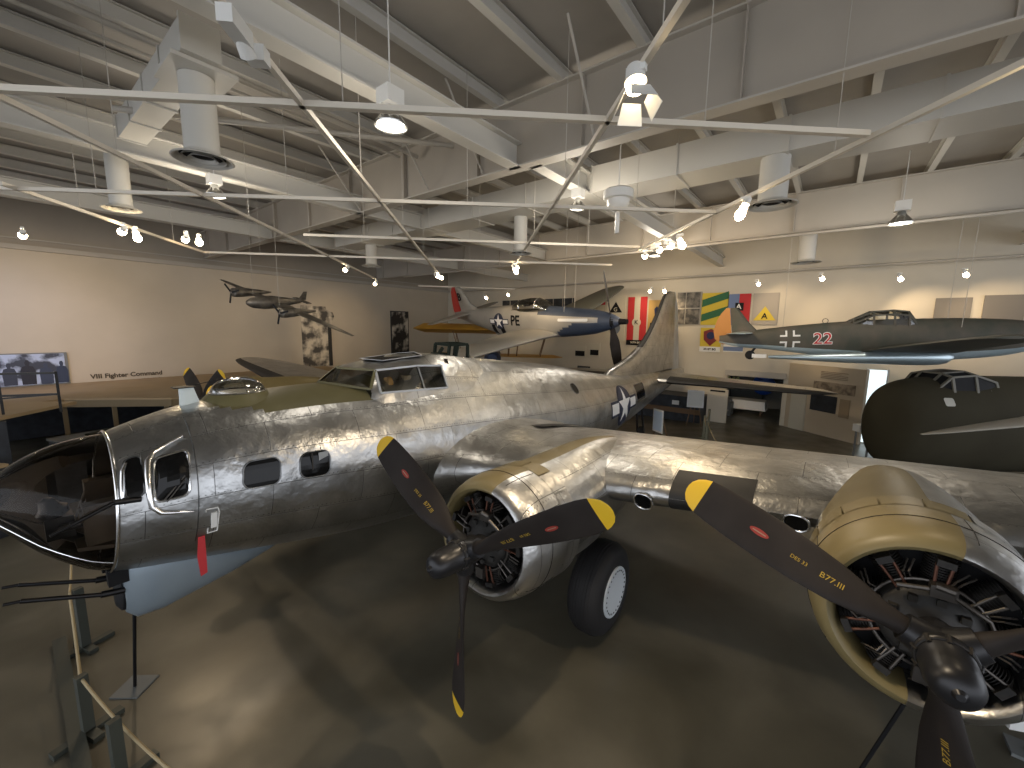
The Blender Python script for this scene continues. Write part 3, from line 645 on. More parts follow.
def sidefn(L,T,s0,z0,side=1,off=.012,sc=1):
    def fn(u,v,l=0):
        s=s0-u*side; z=z0+v; ry=interp(T,s,2); rz=interp(T,s,3); zc=interp(T,s,1)
        q=max(-.97,min(.97,(z-zc)/rz)); return L(s,side*(ry*sqrt(1-q*q)+off+.004*l),z)
    return fn
def propeller(L,R,par,n=3,th0=0,s=.45,w=.13,tip=None,name='propeller',z=0,y=0,fl=1):
    m=MB()
    for k in range(n):
        a=th0+2*PI*k/n; rows=[]
        for r,ww in((.1,.4),(.25,.6),(.45,1),(.7,1),(.88,.85),(.96,.6),(1,.2)):
            c=(s,y+R*r*sin(a),z+R*r*cos(a)); W=w*ww
            rows.append([L(c[0]+fl*p*W*.5,c[1]+q*W*cos(a),c[2]-q*W*sin(a)) for p,q in((-1,-1),(-.2,0),(1,1),(.5,0.1))])
        m.loft(rows,cap0=True,cap1=True)
    return m.build(name,M['bladeblack'],par)
# --- dark green fighter hanging over the far hall (nose out of frame)
G=Loc((19.55,-11.2,4.68),(.2476,-.967),bank=.0,pitch=.045)
GT=[(.0,0,.03,.03),(.1,0,.14,.14),(.35,0,.28,.29),(.7,0,.36,.40),(1.2,-.03,.42,.52),(2.2,-.05,.44,.62),(3.2,-.05,.45,.65),(4.2,-.03,.43,.64),(5.2,.0,.36,.58),(6.2,.03,.30,.49),(7.2,.06,.22,.37),(8.2,.06,.13,.25),(8.75,.09,.06,.13)]
bf=thing('fighter_aircraft',G(4.5,0,-.8),'mottled green and brown fighter numbered 22 in red, hanging below the ceiling','fighter plane')
def gmf(s,t):
    t=(t+PI)%(2*PI)-PI; return 1 if abs(t)>2.25 else 0
body(G,GT,mf=gmf).build('fuselage',[M['camo'],M['ltblue']],bf)
for sd in(1,-1):
    st=[(sd*y,-.42+.105*(y),le,c) for y,le,c in((.3,2.35,2.35),(1.2,2.48,2.1),(2.5,2.68,1.8),(3.8,2.88,1.45),(4.5,3.05,1.2),(4.8,3.2,.9),(4.93,3.45,.45))]
    lifting(G,st,.15,mf=lambda i,j:1 if (j>=12) else 0).build('wing',[M['camo2'],M['camo2']],bf)
    st=[(sd*y,.28,le,c) for y,le,c in((.05,7.7,.85),(.8,7.8,.7),(1.35,7.95,.5),(1.5,8.1,.25))]
    lifting(G,st,.10).build('tailplane',[M['ltblue']],bf)
vfin(G,[(.1,7.35,8.3),(.3,7.5,8.35),(.7,7.85,8.38),(1.0,8.05,8.4),(1.2,8.2,8.42)]).build('fin',M['camo'],bf)
m=MB(); rg=[]
for z,a,b in((-.10,8.36,8.65),(.1,8.36,8.9),(.4,8.38,8.95),(.75,8.40,8.85),(1.0,8.42,8.72),(1.2,8.44,8.55)): rg.append([G(a,.04,z),G(b,.01,z),G(b,-.01,z),G(a,-.04,z)])
m.loft(rg,cap0=True,cap1=True); m.build('rudder',M['orudder'],bf,ang=60)
m=MB()
C0=[(3.35,.42,.50),(3.55,.42,.82),(3.9,.40,.88),(4.4,.36,.86),(4.9,.28,.62),(5.15,.2,.46)]
def csec(s,w,z): return [G(s,-w*.8,.30),G(s,-w*.72,z-.12),G(s,-w*.45,z),G(s,w*.45,z),G(s,w*.72,z-.12),G(s,w*.8,.30)]
cs=[csec(*c) for c in C0]
m=MB(); m.loft(cs,closed=False); cn=m.build('canopy_glass',glass('fighter_canopy',(.85,.85,.8),.1),bf,smooth=False)
m=MB()
for c in cs: 
    for a,b in zip(c,c[1:]): m.bar(a,b,.05,.05)
for j in range(6):
    for a,b in zip(cs,cs[1:]): m.bar(a[j],b[j],.05,.05)
m.build('canopy_frame',M['camo'],cn,smooth=False)
m=MB(); body(G,[(2.9,-.66,.06,.06),(3.0,-.66,.16,.17),(3.4,-.66,.24,.24),(4.4,-.66,.22,.22),(5.6,-.66,.16,.16),(6.8,-.64,.10,.09),(7.6,-.62,.05,.05)],20,.15,m=m)
for i in range(len(m.v)): m.v[i]=m.v[i]+G.r*.45+G.h*.35+G.u*.08
m.build('silver_fairing',mat('silver_blue_metal',(.50,.60,.64),.3,.7),bf)
m=MB(); m.box(G(7.55,.62,-.50),(.10,.42,.13),rz=0); m.build('white_tag',M['white'],bf,smooth=False)
m=MB(); m.box(G(4.0,0,.42),(.3,.3,.3)); m.box(G(4.75,0,.45),(.35,.3,.3)); m.build('headrest',M['camo2'],bf)
m=MB(); m.lathe(G(7.75,0,-.50),G.r,[(-.06,0),(-.06,.1),(-.03,.16),(.03,.16),(.06,.1),(.06,0)],18); m.tube([G(7.75,0,-.46),G(7.5,0,-.1)],.04); m.build('tail_wheel',M['rubber'],bf)
m=MB(); m.tube([G(5.6,0,.38),G(5.6,0,.55)],.02); m.tube([G(5.6+.08*sin(a),0,.62+.08*cos(a)) for a in [2*PI*i/12 for i in range(12)]],.012,6,closed=True); m.build('loop_aerial',M['camo2'],bf)
w=.30; t=.055
def Lb(sx,sy): return [(sx*.10,sy*.10),(sx*.36,sy*.10),(sx*.36,sy*.17),(sx*.17,sy*.17),(sx*.17,sy*.36),(sx*.10,sy*.36)]
cr=[([(-.10,-.36),(.10,-.36),(.10,.36),(-.10,.36)],0),([(-.36,-.10),(.36,-.10),(.36,.10),(-.36,.10)],0)]+[(Lb(a,b),1) for a in(1,-1) for b in(1,-1)]
decal('cross_marking',[([(x*.8,y*.8) for x,y in s],i) for s,i in cr],sidefn(G,GT,6.62,.05),[M['camo2'],M['white']],bf,step=.1)
for (bd,mm,ll) in ((.022,M['white'],0),(0,M['red'],1)):
    vs,fs=text_geo('22',.52,bold=bd); f0=sidefn(G,GT,5.72,.03); decal('number_marking',[(([(v.x,v.y) for v in vs],fs),0)],lambda u,v,l,f0=f0,ll=ll:f0(u,v,ll*2),[mm],bf,step=.15)
propeller(G,1.5,bf,3,.4)
m=MB()
for s_,y_ in((2.4,.4),(2.4,-.4),(6.8,0)): m=MB(); m.tube([G(s_,y_,.3),Vector((G(s_,y_,0).x,G(s_,y_,0).y,9.4))],.008,6); m.build('suspension_cable',M['steel'],bf)
# --- silver-grey fighter with dark blue nose
K=1.17
L=Loc((15.75,.35,4.98),(-.17,-.985),bank=.30,pitch=-.02,k=K)
PT=[(0,0,.03,.03),(.12,0,.13,.13),(.4,0,.24,.25),(.75,-.01,.33,.35),(1.1,-.03,.38,.42),(2,-.05,.42,.52),(3,-.06,.45,.60),(4,-.06,.45,.66),(5,-.10,.43,.70),(5.8,-.08,.40,.66),(6.6,-.02,.34,.56),(7.6,.06,.25,.42),(8.6,.15,.15,.28),(9.4,.2,.06,.12)]
pf=thing('fighter_aircraft',L(4.5,0,-1),'silver grey fighter with dark blue nose and red rudder, lettered PE','fighter plane')
def pmf(s,t):
    a=abs((t+PI)%(2*PI)-PI)
    if s<.72: return 1
    if s<3.3 and a<.95: return 1
    if s<2.5 and a>1.35+.9*max(0,(s-1.6)): return 1
    return 0
body(L,PT,mf=pmf).build('fuselage',[M['p51'],M['p51b'],M['p51t']],pf)
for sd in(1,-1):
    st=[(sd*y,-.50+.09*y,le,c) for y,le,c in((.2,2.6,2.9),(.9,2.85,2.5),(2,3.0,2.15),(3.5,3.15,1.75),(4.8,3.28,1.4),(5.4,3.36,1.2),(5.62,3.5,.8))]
    lifting(L,st,.13).build('wing',M['p51'] if sd>0 else mat('shaded_wing_grey_green',(.16,.16,.13),.6),pf)  # far wing gets a darker tone: its shade is put into the colour
    st=[(sd*y,.28,le,c) for y,le,c in((.1,7.9,1.15),(.9,8.1,.95),(1.7,8.28,.75),(2,8.4,.5))]
    lifting(L,st,.10).build('tailplane',M['p51'],pf)
vfin(L,[(.3,6.6,8.85),(.45,7.4,8.87),(.7,7.95,8.9),(1.1,8.25,8.92),(1.4,8.42,8.95),(1.52,8.6,8.95)],.1).build('fin',M['p51'],pf)
m=MB(); rg=[]
for z,a,b in((-.0,8.9,9.35),(.4,8.9,9.5),(.9,8.93,9.45),(1.3,8.96,9.36),(1.52,8.97,9.2)): rg.append([L(a,.06,z),L(b,.01,z),L(b,-.01,z),L(a,-.06,z)])
m.loft(rg,cap0=True,cap1=True); m.build('rudder',M['rudred'],pf,ang=60)
m=MB(); body(L,[(3.0,.42,.2,.02),(3.25,.5,.3,.22),(3.65,.52,.33,.34),(4.2,.5,.33,.36),(4.8,.48,.26,.26),(5.3,.44,.1,.06)],20,.12,m=m); cn=m.build('canopy_glass',glass('bubble_canopy',(.75,.75,.7),.3),pf)
m=MB(); m.tube([L(3.6,.34*sin(a),.5+.36*cos(a)) for a in [-1.4+2.8*i/12 for i in range(13)]],.02); m.tube([L(3.05,.3,.5),L(4.95,.28,.48)],.02); m.tube([L(4.5,.32*sin(a),.48+.34*cos(a)) for a in [-1.4+2.8*i/12 for i in range(13)]],.02); m.build('canopy_frame',M['chrome'],cn)
m=MB(); m.box(L(4.2,0,.55),(.3,.3,.35)); m.build('pilot_headrest',M['black'],pf)
f0=sidefn(L,PT,5.75,.02)
PTi=[(s,i) for s,i in insignia(.30)]
decal('star_insignia',PTi,f0,[M['navy'],M['white']],pf,step=.08)
for ss_ in(6.2,5.6): decal('black_band',[([(-.16,-.60),(.16,-.60),(.12,-.12),(-.12,-.12)],0)],sidefn(L,PT,ss_,.0,off=.007),[M['black']],pf,step=.08)
vs,fs=text_geo('PE',.55,bold=.015); decal('code_letters',[(([(v.x,v.y) for v in vs],fs),0)],sidefn(L,PT,4.7,.06),[M['black']],pf,step=.15)
vs,fs=text_geo('B',.5,bold=.012)
m=MB(); b0=m.ring([L(8.62-v.x*1,.13,1.05+v.y) for v in vs]); 
for f in fs: m.face([b0[i] for i in f])
m.build('fin_letter',M['black'],pf,smooth=False)
decal('exhaust_fairing',[(rrect(1.3,.10,.04),0)],sidefn(L,PT,1.75,.14,off=.03),[M['white']],pf,step=.1)
m=MB(); body(L,[(4.6,-.72,.22,.14),(4.9,-.76,.26,.2),(5.6,-.72,.26,.22),(6.4,-.55,.18,.16)],16,.2,m=m); m.build('belly_scoop',M['p51'],pf)
propeller(L,1.70,pf,2,.06,s=.42,w=.17,fl=-1)
m=MB(); m.lathe(L(.35,0,0),L.h,[(0,.27),(.12,.22),(.30,.12),(.40,.11),(.62,.10),(.62,0)],20); m.build('spinner',M['black'],pf)
m=MB()
for s_,y_ in((2.2,.3),(2.2,-.3),(7.2,0)): m=MB(); m.tube([L(s_,y_,.2),Vector((L(s_,y_,0).x,L(s_,y_,0).y,9.4))],.008,6); m.build('suspension_cable',M['steel'],pf)
# --- yellow-winged biplane behind it
Y=Loc((20.2,6.5,3.9),(.1,-1),k=1.0)
by=thing('biplane_aircraft',Y(3,0,-1.5),'orange yellow winged biplane partly hidden behind the grey fighter','biplane')
cam_r=Vector((.615,-.788,0)); 
# the wings run along the camera-facing diagonal of the hall
def wingbar(p,q,ch,th,name,mm):
    m=MB(); p=Vector(p);q=Vector(q);d=(q-p).normalized(); c=d.cross(Vector((0,0,1))); rg=[]; N=16
    for k in range(N+1):
        t=k/N; e=min(t,1-t)/.05; s=ch*(sqrt(max(.02,1-(1-min(1,e))**2)))
        rg.append([p+(q-p)*t+c*(X-s*.5)+Vector((0,0,h)) for X,h in naca(s,th/ch)])
    m.loft(rg,cap0=True,cap1=True); return m.build(name,mm,by)
W0=Vector((16.2,13.35,4.60)); W1=W0+Vector((.615,-.788,-.012))*9.4
wingbar(W0,W1,2.0,.60,'upper_wing',M['ywing'])
Z0=W0+Vector((.5,-.6,-1.5)); Z1=W1+Vector((-.4,.5,-1.5)); wingbar(Z0,Z1,1.4,.2,'lower_wing',M['ywing'])
mid=(W0+W1)/2; BL=Loc(mid+Vector((-.6,-.45,-.8))*2.0,(-.788,-.615))
body(BL,[(0,0,.3,.3),(.2,0,.45,.45),(1.5,0,.45,.5),(3.5,0,.4,.5),(6,.2,.15,.25)],20,.3).build('fuselage',M['bluef'],by)
for t in(.25,.6,.66,.83):
    p=W0+(W1-W0)*t; q=Z0+(Z1-Z0)*t; o=Vector((.4,.3,0))
    m=MB(); m.bar(p+o,q+o,.05,.05); m.bar(p-o,q-o,.05,.05); m.bar(p+o,q-o,.03,.03); m.build('interplane_strut',M['wood'],by)
# --- dark olive bomber nose section
D=Loc((17.35,-7.4,1.92),(-.64,.77),k=1)
bn=thing('bomber_nose_section',(18.5,-9,0),'dark olive bomber forward fuselage standing behind the silver port wing','bomber nose')
DT=[(0,-.02,.55,.9),(.06,-.02,.72,1.1),(.25,0,.9,1.25),(.7,.02,1.02,1.38),(1.5,.03,1.08,1.45),(3,.03,1.1,1.48),(7.5,0,1.1,1.45)]
body(D,DT,48,.1).build('fuselage',M['b24'],bn)
def dfn(s0,z0): return sidefn(D,DT,s0,z0,-1)
decal('nose_window',[(rrect(.26,.22,.05),0)],dfn(1.05,.85),[mat('pale_window',(.5,.48,.42),.4)],bn,step=.05)
m=MB(); 
cs=[[D(s,w,zb),D(s,w*.8,zt-.08),D(s,w*.4,zt),D(s,-w*.4,zt),D(s,-w*.8,zt-.08),D(s,-w,zb)] for s,w,zb,zt in((1.0,.66,.95,1.22),(1.35,.72,1.0,1.60),(2.0,.75,1.0,1.66),(2.7,.7,1.0,1.45))]
m.loft(cs,closed=False); cn=m.build('cockpit_glass',M['black'],bn,smooth=False)
m=MB()
for c in cs:
    for a,b in zip(c,c[1:]): m.bar(a,b,.07,.05)
for j in range(6):
    for a,b in zip(cs,cs[1:]): m.bar(a[j],b[j],.07,.05)
m.build('cockpit_frame',mat('olive_grey_frame',(.16,.15,.12),.6),cn,smooth=False)
m=MB(); m.box(D(2.4,-.5,1.1),(.3,.3,.12)); m.build('cockpit_shelf',M['white'],bn)
m=MB()
for s_ in(1.6,4.5): 
    for y_ in(-.6,.6): m.bar(D(s_,y_,-1.95),D(s_,y_,-1.1),.12,.12)
m.build('display_cradle',M['post'],bn)
# --- pale pointed wing in front of it
m=MB(); rg=[]; p=Vector((13.6,-6.35,3.02)); q=Vector((15.3,-9.6,3.30))
p=Vector((15.1,-7.98,2.16)); q=p+Vector((.615,-.788,.14))*4.6
for k in range(15):
    t=k/14; c=.08+.9*t**.7; rg.append([p+(q-p)*t+Vector((.788,.615,0))*(X-c*.5)+Vector((0,0,h)) for X,h in naca(c,.16)])
m.loft(rg,cap0=True,cap1=True)
pw=thing('display_wing',(16,-9.5,0),'narrow pale pointed wing standing before the dark olive fuselage','wing')
m.build('wing_panel',mat('pale_grey_wing_paint',(.42,.39,.33),.45),pw)
m=MB(); m.tube([p+(q-p)*.82,Vector(((p+(q-p)*.82).x,(p+(q-p)*.82).y,0))],.05); m.tube([p+(q-p)*.95,Vector(((p+(q-p)*.95).x,(p+(q-p)*.95).y,0))],.05); m.build('wing_stand',M['post'],pw)
# --- twin-engine model hanging by the wall
md=thing('model_aircraft',(9.5,9.5,5.2),'dark tarnished twin-engine model aircraft hanging tilted before the beige wall','model plane')
A0=Vector((6.65,9.95,6.05)); A1=Vector((9.75,6.55,4.62))   # wing tips
A0=Vector((6.04,10.99,6.24)); A1=Vector((8.0,6.03,4.38))
wd=(A1-A0).normalized(); fw=Vector((-.90,-.42,-.12)); fw=(fw-wd*fw.dot(wd)).normalized(); un=wd.cross(fw)*-1
if un.z<0: un=-un
LEN=(A1-A0).length
def mp(t,f,u=0): return A0+wd*(LEN*t)+fw*f+un*u
m=MB(); rg=[]
for k in range(21):
    t=k/20; e=min(t,1-t)*2; c=.14+.42*e**.8; rg.append([mp(t,c*.45-X,h) for X,h in naca(c,.11)])
m.loft(rg,cap0=True,cap1=True); m.build('wing',M['model'],md)
def mbody(t,prof,name,par=md,u=0):
    m=MB(); m.lathe(mp(t,prof[0][0],u),-fw,[(prof[0][0]-a,r) for a,r in prof],18); return m.build(name,M['model'],par)
mbody(.42,[(1.0,0),(.96,.08),(.8,.16),(.4,.22),(0,.21),(-.5,.15),(-1.0,.08),(-1.3,.02)],'fuselage')
for t in(.24,.60):
    n_=mbody(t,[(.72,0),(.70,.06),(.66,.09),(.64,.14),(.45,.155),(.1,.14),(-.4,.08),(-.8,.02)],'engine_nacelle')
    m=MB()
    for k in range(3):
        a=2*PI*k/3+.5; d=wd*cos(a)+un*sin(a); m.bar(mp(t,.70),mp(t,.70)+d*.36,.06,.015,up=fw)
    m.build('model_propeller',M['black'],n_)
m=MB(); m.bar(mp(.36,-1.2,.02),mp(.48,-1.2,.02),.2,.03,up=un); m.poly([mp(.42,-1.0,.05),mp(.42,-1.35,.05),mp(.42,-1.35,.36),mp(.42,-1.2,.36)],wd*.02); m.build('tail',M['model'],md,smooth=False)
m=MB(); m.tube([mp(.30,.2,.05),mp(.30,.2,.05)+Vector((0,0,9.4-mp(.3,.2).z))],.006,5); m.tube([mp(.5,.2,.05),mp(.5,.2,.05)+Vector((0,0,9.4-mp(.5,.2).z))],.006,5); m.build('hanging_wire',M['steel'],md)
# ------------------------------------------------------------------ the hall
XB=24.9; YL=19.7
def bw(y,z): k=.8857; return (-5.967+(y+5.967)*k, 4.7+(z-4.7)*k)     # back wall
def lw(x,z): k=.886; return (.883+(x-.883)*k, 4.7+(z-4.7)*k)        # left wall
m=MB(); m.box((9.5,0,-.05),(44,50,.1)); struct('floor',m,M['floor'])
m=MB(); m.box((6.5,YL+.15,3.85),(38,.3,7.7)); struct('wall_left',m,M['wall'])
m=MB(); m.box((6.5,YL+.1,8.7),(38,.2,2.0)); struct('wall_left_upper',m,M['girder'])
oy0,oz0=bw(-1.26,2.42); oy1=-4.3; oz=2.62
m=MB(); m.box((XB+.15,(YL+oy0)/2,4.85),(.3,YL-oy0,9.7)); m.box((XB+.15,(oy1-20)/2,4.85),(.3,20+oy1,9.7)); m.box((XB+.15,(oy0+oy1)/2,(oz+9.7)/2),(.3,oy0-oy1,9.7-oz)); struct('wall_back',m,M['wallb'])
m=MB(); m.box((XB+.05,(oy0+oy1)/2,oz-.14),(.4,oy0-oy1+.2,.28)); struct('trim_1',m,M['steel'])
m=MB(); m.box((29.9,(oy0+oy1)/2,1.6),(.1,12,3.4)); m.box((27.6,-9,1.6),(4.5,.1,3.4)); m.box((27.6,3.5,1.6),(4.5,.1,3.4)); m.box((27.6,-2.7,3.3),(4.5,12.6,.1)); struct('wall_annex',m,M['exgrey'])
# roof deck with ribs
m=MB(); m.box((8.5,0,9.60),(44,50,.12)); struct('ceiling',m,M['deck'])
k=0
def trim(m,mats):
    global k; k+=1; struct('trim_%d'%(k+1),m,mats)
y=-15.5
while y<19:
    m=MB()
    if True:
        m.box((8.4,y,9.50),(33,.14,.02)); m.box((8.4,y,9.40),(33,.025,.2)); m.box((8.4,y,9.28),(33,.14,.025))
    trim(m,M['purlin']); y+=1.55
# deep plate girders along Y
for X,z0,z1 in((8.05,8.0,9.27),(18.1,8.0,9.27),(-2.2,8.0,9.27)):
    m=MB(); m.box((X,1.5,(z0+z1)/2),(.03,37,z1-z0)); m.box((X,1.5,z0),(.30,37,.03),m=1); m.box((X,1.5,z1),(.30,37,.03),m=1)
    yy=-15
    while yy<19: m.box((X,yy,(z0+z1)/2),(.24,.02,z1-z0)); yy+=2.6
    trim(m,[M['girder'] if X<10 else M['steel'],M['steel']])
# beams along X at the lower flange level
for Y_,x0,x1 in((-.45,-8,8.0),(-.85,8.1,18.0),(-1.1,18.2,XB),(5.35,-8,8.0),(5.45,8.1,18.0),(11.5,-8,8),(11.5,8.1,18),(-11.3,18.2,XB),(11.5,18.2,XB)):
    m=MB(); xc=(x0+x1)/2; w=x1-x0; m.box((xc,Y_,8.22),(w,.03,.44)); m.box((xc,Y_,8.0),(w,.28,.03)); m.box((xc,Y_,8.45),(w,.28,.03)); trim(m,M['purlin'])
# rods bracing the girders
m=MB()
for yy,dy in((.4,1.2),(2.2,1.3),(5.2,1.4),(-2.3,.8)):
    m.tube([(7.9,yy,8.05),(6.6,yy-dy*.2,9.3)],.022,6); 
trim(m,M['steel'])
m=MB(); m.box((14,YL-.12,7.62),(30,.22,.18)); m.box((6,YL-.2,7.95),(34,.05,.05)); trim(m,M['steel'])
m=MB(); m.tube([(XB-.8,-16,7.5),(XB-.8,18,7.5)],.05); m.tube([(17.6,-16,7.85),(17.6,16,7.85)],.045); m.tube([(9.2,-16,9.0),(9.2,16,9.0)],.03); m.tube([(1.0,2.5,8.9),(7.9,2.6,8.9)],.05); m.tube([(1,3.3,9.05),(7.9,3.3,9.05)],.03); m.tube([(2.5,3.7,8.2),(7.5,.9,8.6)],.05); trim(m,M['steel'])
# rectangular ducts
def duct(name,x0,x1,y0,y1,z0,z1,lab,seam=1.5):
    t=thing(name,((x0+x1)/2,(y0+y1)/2,z0),lab,'duct')
    m=MB(); m.box(((x0+x1)/2,(y0+y1)/2,(z0+z1)/2),(x1-x0,y1-y0,z1-z0)); m.build('duct_body',M['duct'],t,smooth=False)
    yy=y0
    while yy<y1+.01:
        m=MB(); m.box(((x0+x1)/2,yy,(z0+z1)/2),(x1-x0+.04,.04,z1-z0+.04)); m.build('duct_flange',M['duct'],t,smooth=False); yy+=seam
    return t
duct('air_duct',10.3,11.3,-15,11,8.0,8.6,'long pale rectangular air duct crossing above the hall behind the deep girder',2)
duct('air_duct',2.72,3.12,.75,4.85,8.12,8.5,'short rectangular air duct above the dome-topped olive nose',1.02)
def round_duct(x,y,zb,zt,r,lab):
    t=thing('round_duct',(x,y,zb),lab,'duct','round ceiling air outlets')
    m=MB(); m.lathe((x,y,zb+.06),(0,0,1),[(0,r),(zt-zb-.06,r)],28); m.build('duct_pipe',M['duct'],t)
    m=MB(); m.lathe((x,y,zb),(0,0,1),[(.10,r),(.06,r*1.1),(.01,r*1.75),(0,r*1.78),(-.01,r*1.7),(.03,r*1.35)],32)
    for q in(1.3,.85): m.lathe((x,y,zb),(0,0,1),[(.0,r*q),(.05,r*(q-.2)),(.01,r*(q-.12))],32)
    m.build('diffuser',M['duct'],t)
    m=MB(); m.lathe((x,y,zb+.045),(0,0,1),[(0,r*1.3),(0,0)],24); m.build('diffuser_core',M['black'],t)
m=MB(); m.box((3.0,1.3,8.09),(.75,.85,.05)); m.build('flat_plenum',M['duct'],bpy.data.objects['air_duct.001'],smooth=False)
round_duct(2.99,1.27,7.0,8.06,.21,'round white air outlet pipe dropping from the short duct, largest of its kind')
round_duct(10.57,-4.8,7.13,8.0,.25,'white air outlet pipe beside the end of the long slanting light track')
round_duct(11.1,1.75,6.95,8.0,.2,'white air outlet pipe above the red-ruddered fighter')
round_duct(18.9,-5.0,7.1,8.4,.26,'white air outlet pipe over the number 22 fighter tail')
round_duct(10.9,9.3,7.15,7.98,.22,'white air outlet pipe above the tall narrow picture')
round_duct(3.0,6.95,7.25,8.4,.2,'white air outlet pipe high above the black platform railing')
# ---- light tracks
TR=[((-.6,2.75,7),(7.46,-6.08,7),'thick cream light track crossing the whole hall top'),((1.0,.85,7),(13.0,12.1,7),'light track running down to the beige wall lamps'),
((.9,-3.4,7),(13.6,8.15,7),'light track with a square transformer lamp near its upper end'),((3.1,-5.9,7),(13.3,3.7,7),'steep light track carrying a white spotlight with barn doors'),
((1.2,5.7,7),(9.93,-3.97,7),'thin light track ending beside the white air outlet'),((5.4,10.25,7),(15.06,.56,7),'thin light track over the model aircraft'),
((1.24,5.24,7),(5.4,10.25,7),'light track carrying the three lit lamps on the beige wall side'),((6.1,4.95,7),(12.44,-1.47,7),'thin light track beneath the dome speaker'),
((6.3,-7.3,7),(12.9,-1.2,7),'light track with a row of four lit lamps at its end'),((16.2,12.85,7),(20.6,9.3,7),'short far light track above the red-ruddered fighter')]
D45=Vector((1,1,0)).normalized()
for i,(p,q,lab) in enumerate(TR):
    p=Vector(p);q=Vector(q); t=thing('light_track',(p+q)/2,lab,'light track','diagonal light tracks'); w=.075 if i==0 else .055
    m=MB(); m.bar(p,q,w,.06); m.build('track_rail',M['track'],t,smooth=False)
    n=max(2,int((q-p).length/3))
    for s in range(n):
        a=p+(q-p)*(s+.5)/n; m=MB(); m.tube([a,(a.x,a.y,9.3)],.006,5); m.build('hanger_wire',M['steel'],t)
# ---- spotlights on the tracks
LK=[]
def spot_lamp(p,aim,lab,power,r=.06,on=True,big=False,group='lit track spotlights',col=(1,.80,.55),ang=75):
    p=Vector(p); d=(Vector(aim)-p).normalized(); t=thing('track_spotlight',p,lab,'spotlight',group)
    s=1.15 if big else 1
    m=MB(); m.box(p+Vector((0,0,.12)),(.06,.14*s,.05)); m.tube([p+Vector((0,0,.12)),p],.012,8); m.lathe(p-d*.14*s,d,[(0,0),(0,r*.8*s),(.10*s,r*s),(.12*s,r*1.06*s),(.12*s,r*.9*s)],18); m.build('lamp_housing',M['lampwhite'],t)
    m=MB(); m.lathe(p+d*.03*s,d,([(0,0),(0.0,r*.9*s)] if big else [(0,0),(0.0,r*.98*s),(.05,r*1.0*s),(.12*s,r*1.35*s),(.18*s,r*1.25*s),(.23*s,r*.6*s),(.24*s,0)]),18); m.build('lamp_lens',M['lens'],t)
    if big:
        m=MB(); rr=Vector((0,0,1)).cross(d).normalized(); uu=d.cross(rr)
        for a,b in((rr,uu),(-rr,uu),(uu,rr),(-uu,rr)):
            c=p+d*.08+a*.10; m.poly([c-b*.08,c+b*.08,c+b*.11+d*.15+a*.07,c-b*.11+d*.15+a*.07],a*.004)
        m.build('barn_door',M['lampwhite'],t,smooth=False)
    if power:
        l=bpy.data.lights.new('spot','SPOT'); l.energy=power; l.color=col; l.spot_size=radians(ang); l.spot_blend=.8; l.shadow_soft_size=.08
        o=bpy.data.objects.new('spot_light',l); C.objects.link(o); o.parent=t; o.location=d*.32; o.rotation_euler=d.to_track_quat('-Z','Y').to_euler()
Z=6.82
for x,y,aim,lab,pw in (
 (1.61,9.62,(1.5,YL,4.6),'lit spotlight outermost over the black platform railing',420),
 (3.0,7.0,(2.6,YL,4.4),'lit spotlight of a close pair above the beige wall, nearer the railing',420),
 (3.25,7.25,(3.4,2,0),'lit spotlight hanging just beside the wall pair, turned down',200),
 (4.1,6.8,(6.0,YL,4.2),'lit spotlight of the second group, aimed at the wall lettering',420),
 (4.4,6.95,(2.6,0,2.6),'lit spotlight of the second group, aimed at the bomber nose',220),
 (9.34,8.52,(11,YL,4.2),'small lit spotlight above the tarnished model aircraft',350),
 (12.84,11.93,(15,YL,4.2),'small lit spotlight above the torn tall picture',350),
 (12.5,7.15,(XB,13,5),'lit spotlight at the lower end of the square-lamp track',500),
 (12.75,7.35,(17,5,5),'lit spotlight paired at the lower end of the square-lamp track',250),
 (12.41,2.96,(XB,7,5.2),'lit spotlight above the grey fighter cockpit',400),
 (12.65,3.2,(15,3,4.5),'lit spotlight beside the one above the grey fighter cockpit',160),
 (12.62,-1.56,(XB,3,5.2),'first lit lamp in the row of four beside the fin top',500),
 (11.95,-2.15,(XB,-1,5.4),'second lit lamp in the row of four',500),
 (11.58,-2.52,(XB,-4,5.2),'third lit lamp in the row of four',400),
 (11.25,-2.90,(9.5,-5.5,2),'fourth and highest lit lamp in the row of four',330),
 (23.05,1.92,(XB,3.5,5.5),'lit lamp over the red and white banner, farther from the fin',140),
 (23.34,1.33,(XB,1.2,5.5),'lit lamp over the fin top beside the red and white banner',140),
 (22.14,-3.13,(XB,-4,5.5),'lit lamp over the grey banner with a yellow triangle',180),
 (21.06,-5.43,(XB,-6.5,4.6),'white lit lamp over the cross marking of the green fighter',260),
 (22.6,-7.8,(XB,-9,5.0),'lit lamp over the green fighter canopy',260),
 (22.3,-9.45,(XB,-11,5.0),'lit lamp over the two grey wall panels',260),
 (22.42,13.33,(XB,13,5.0),'lit lamp over the fin of the grey fighter',150),
 (21.21,10.38,(XB,11,5.0),'lit lamp over the fuselage star of the grey fighter',150),
 ):
    spot_lamp((x,y,Z),aim,lab,pw*(1.1 if aim[1]==YL else .7),ang=50 if aim[1]==YL else 75,col=(1,.74,.45))
spot_lamp((-1.2,12.5,6.82),(1.3,YL,2.9),'cool lit spotlight beyond the railing aimed at the crowd mural',520,col=(.72,.72,1),ang=70)
spot_lamp((4.42,-4.48,6.72),(3.6,-5.2,2.3),'big white spotlight with barn doors on the steep track',260,r=.075,big=True,ang=95)
spot_lamp((6.7,-7.5,6.75),(3.5,-2.5,2.0),'lit spotlight outside the view beyond the outer engine',240)
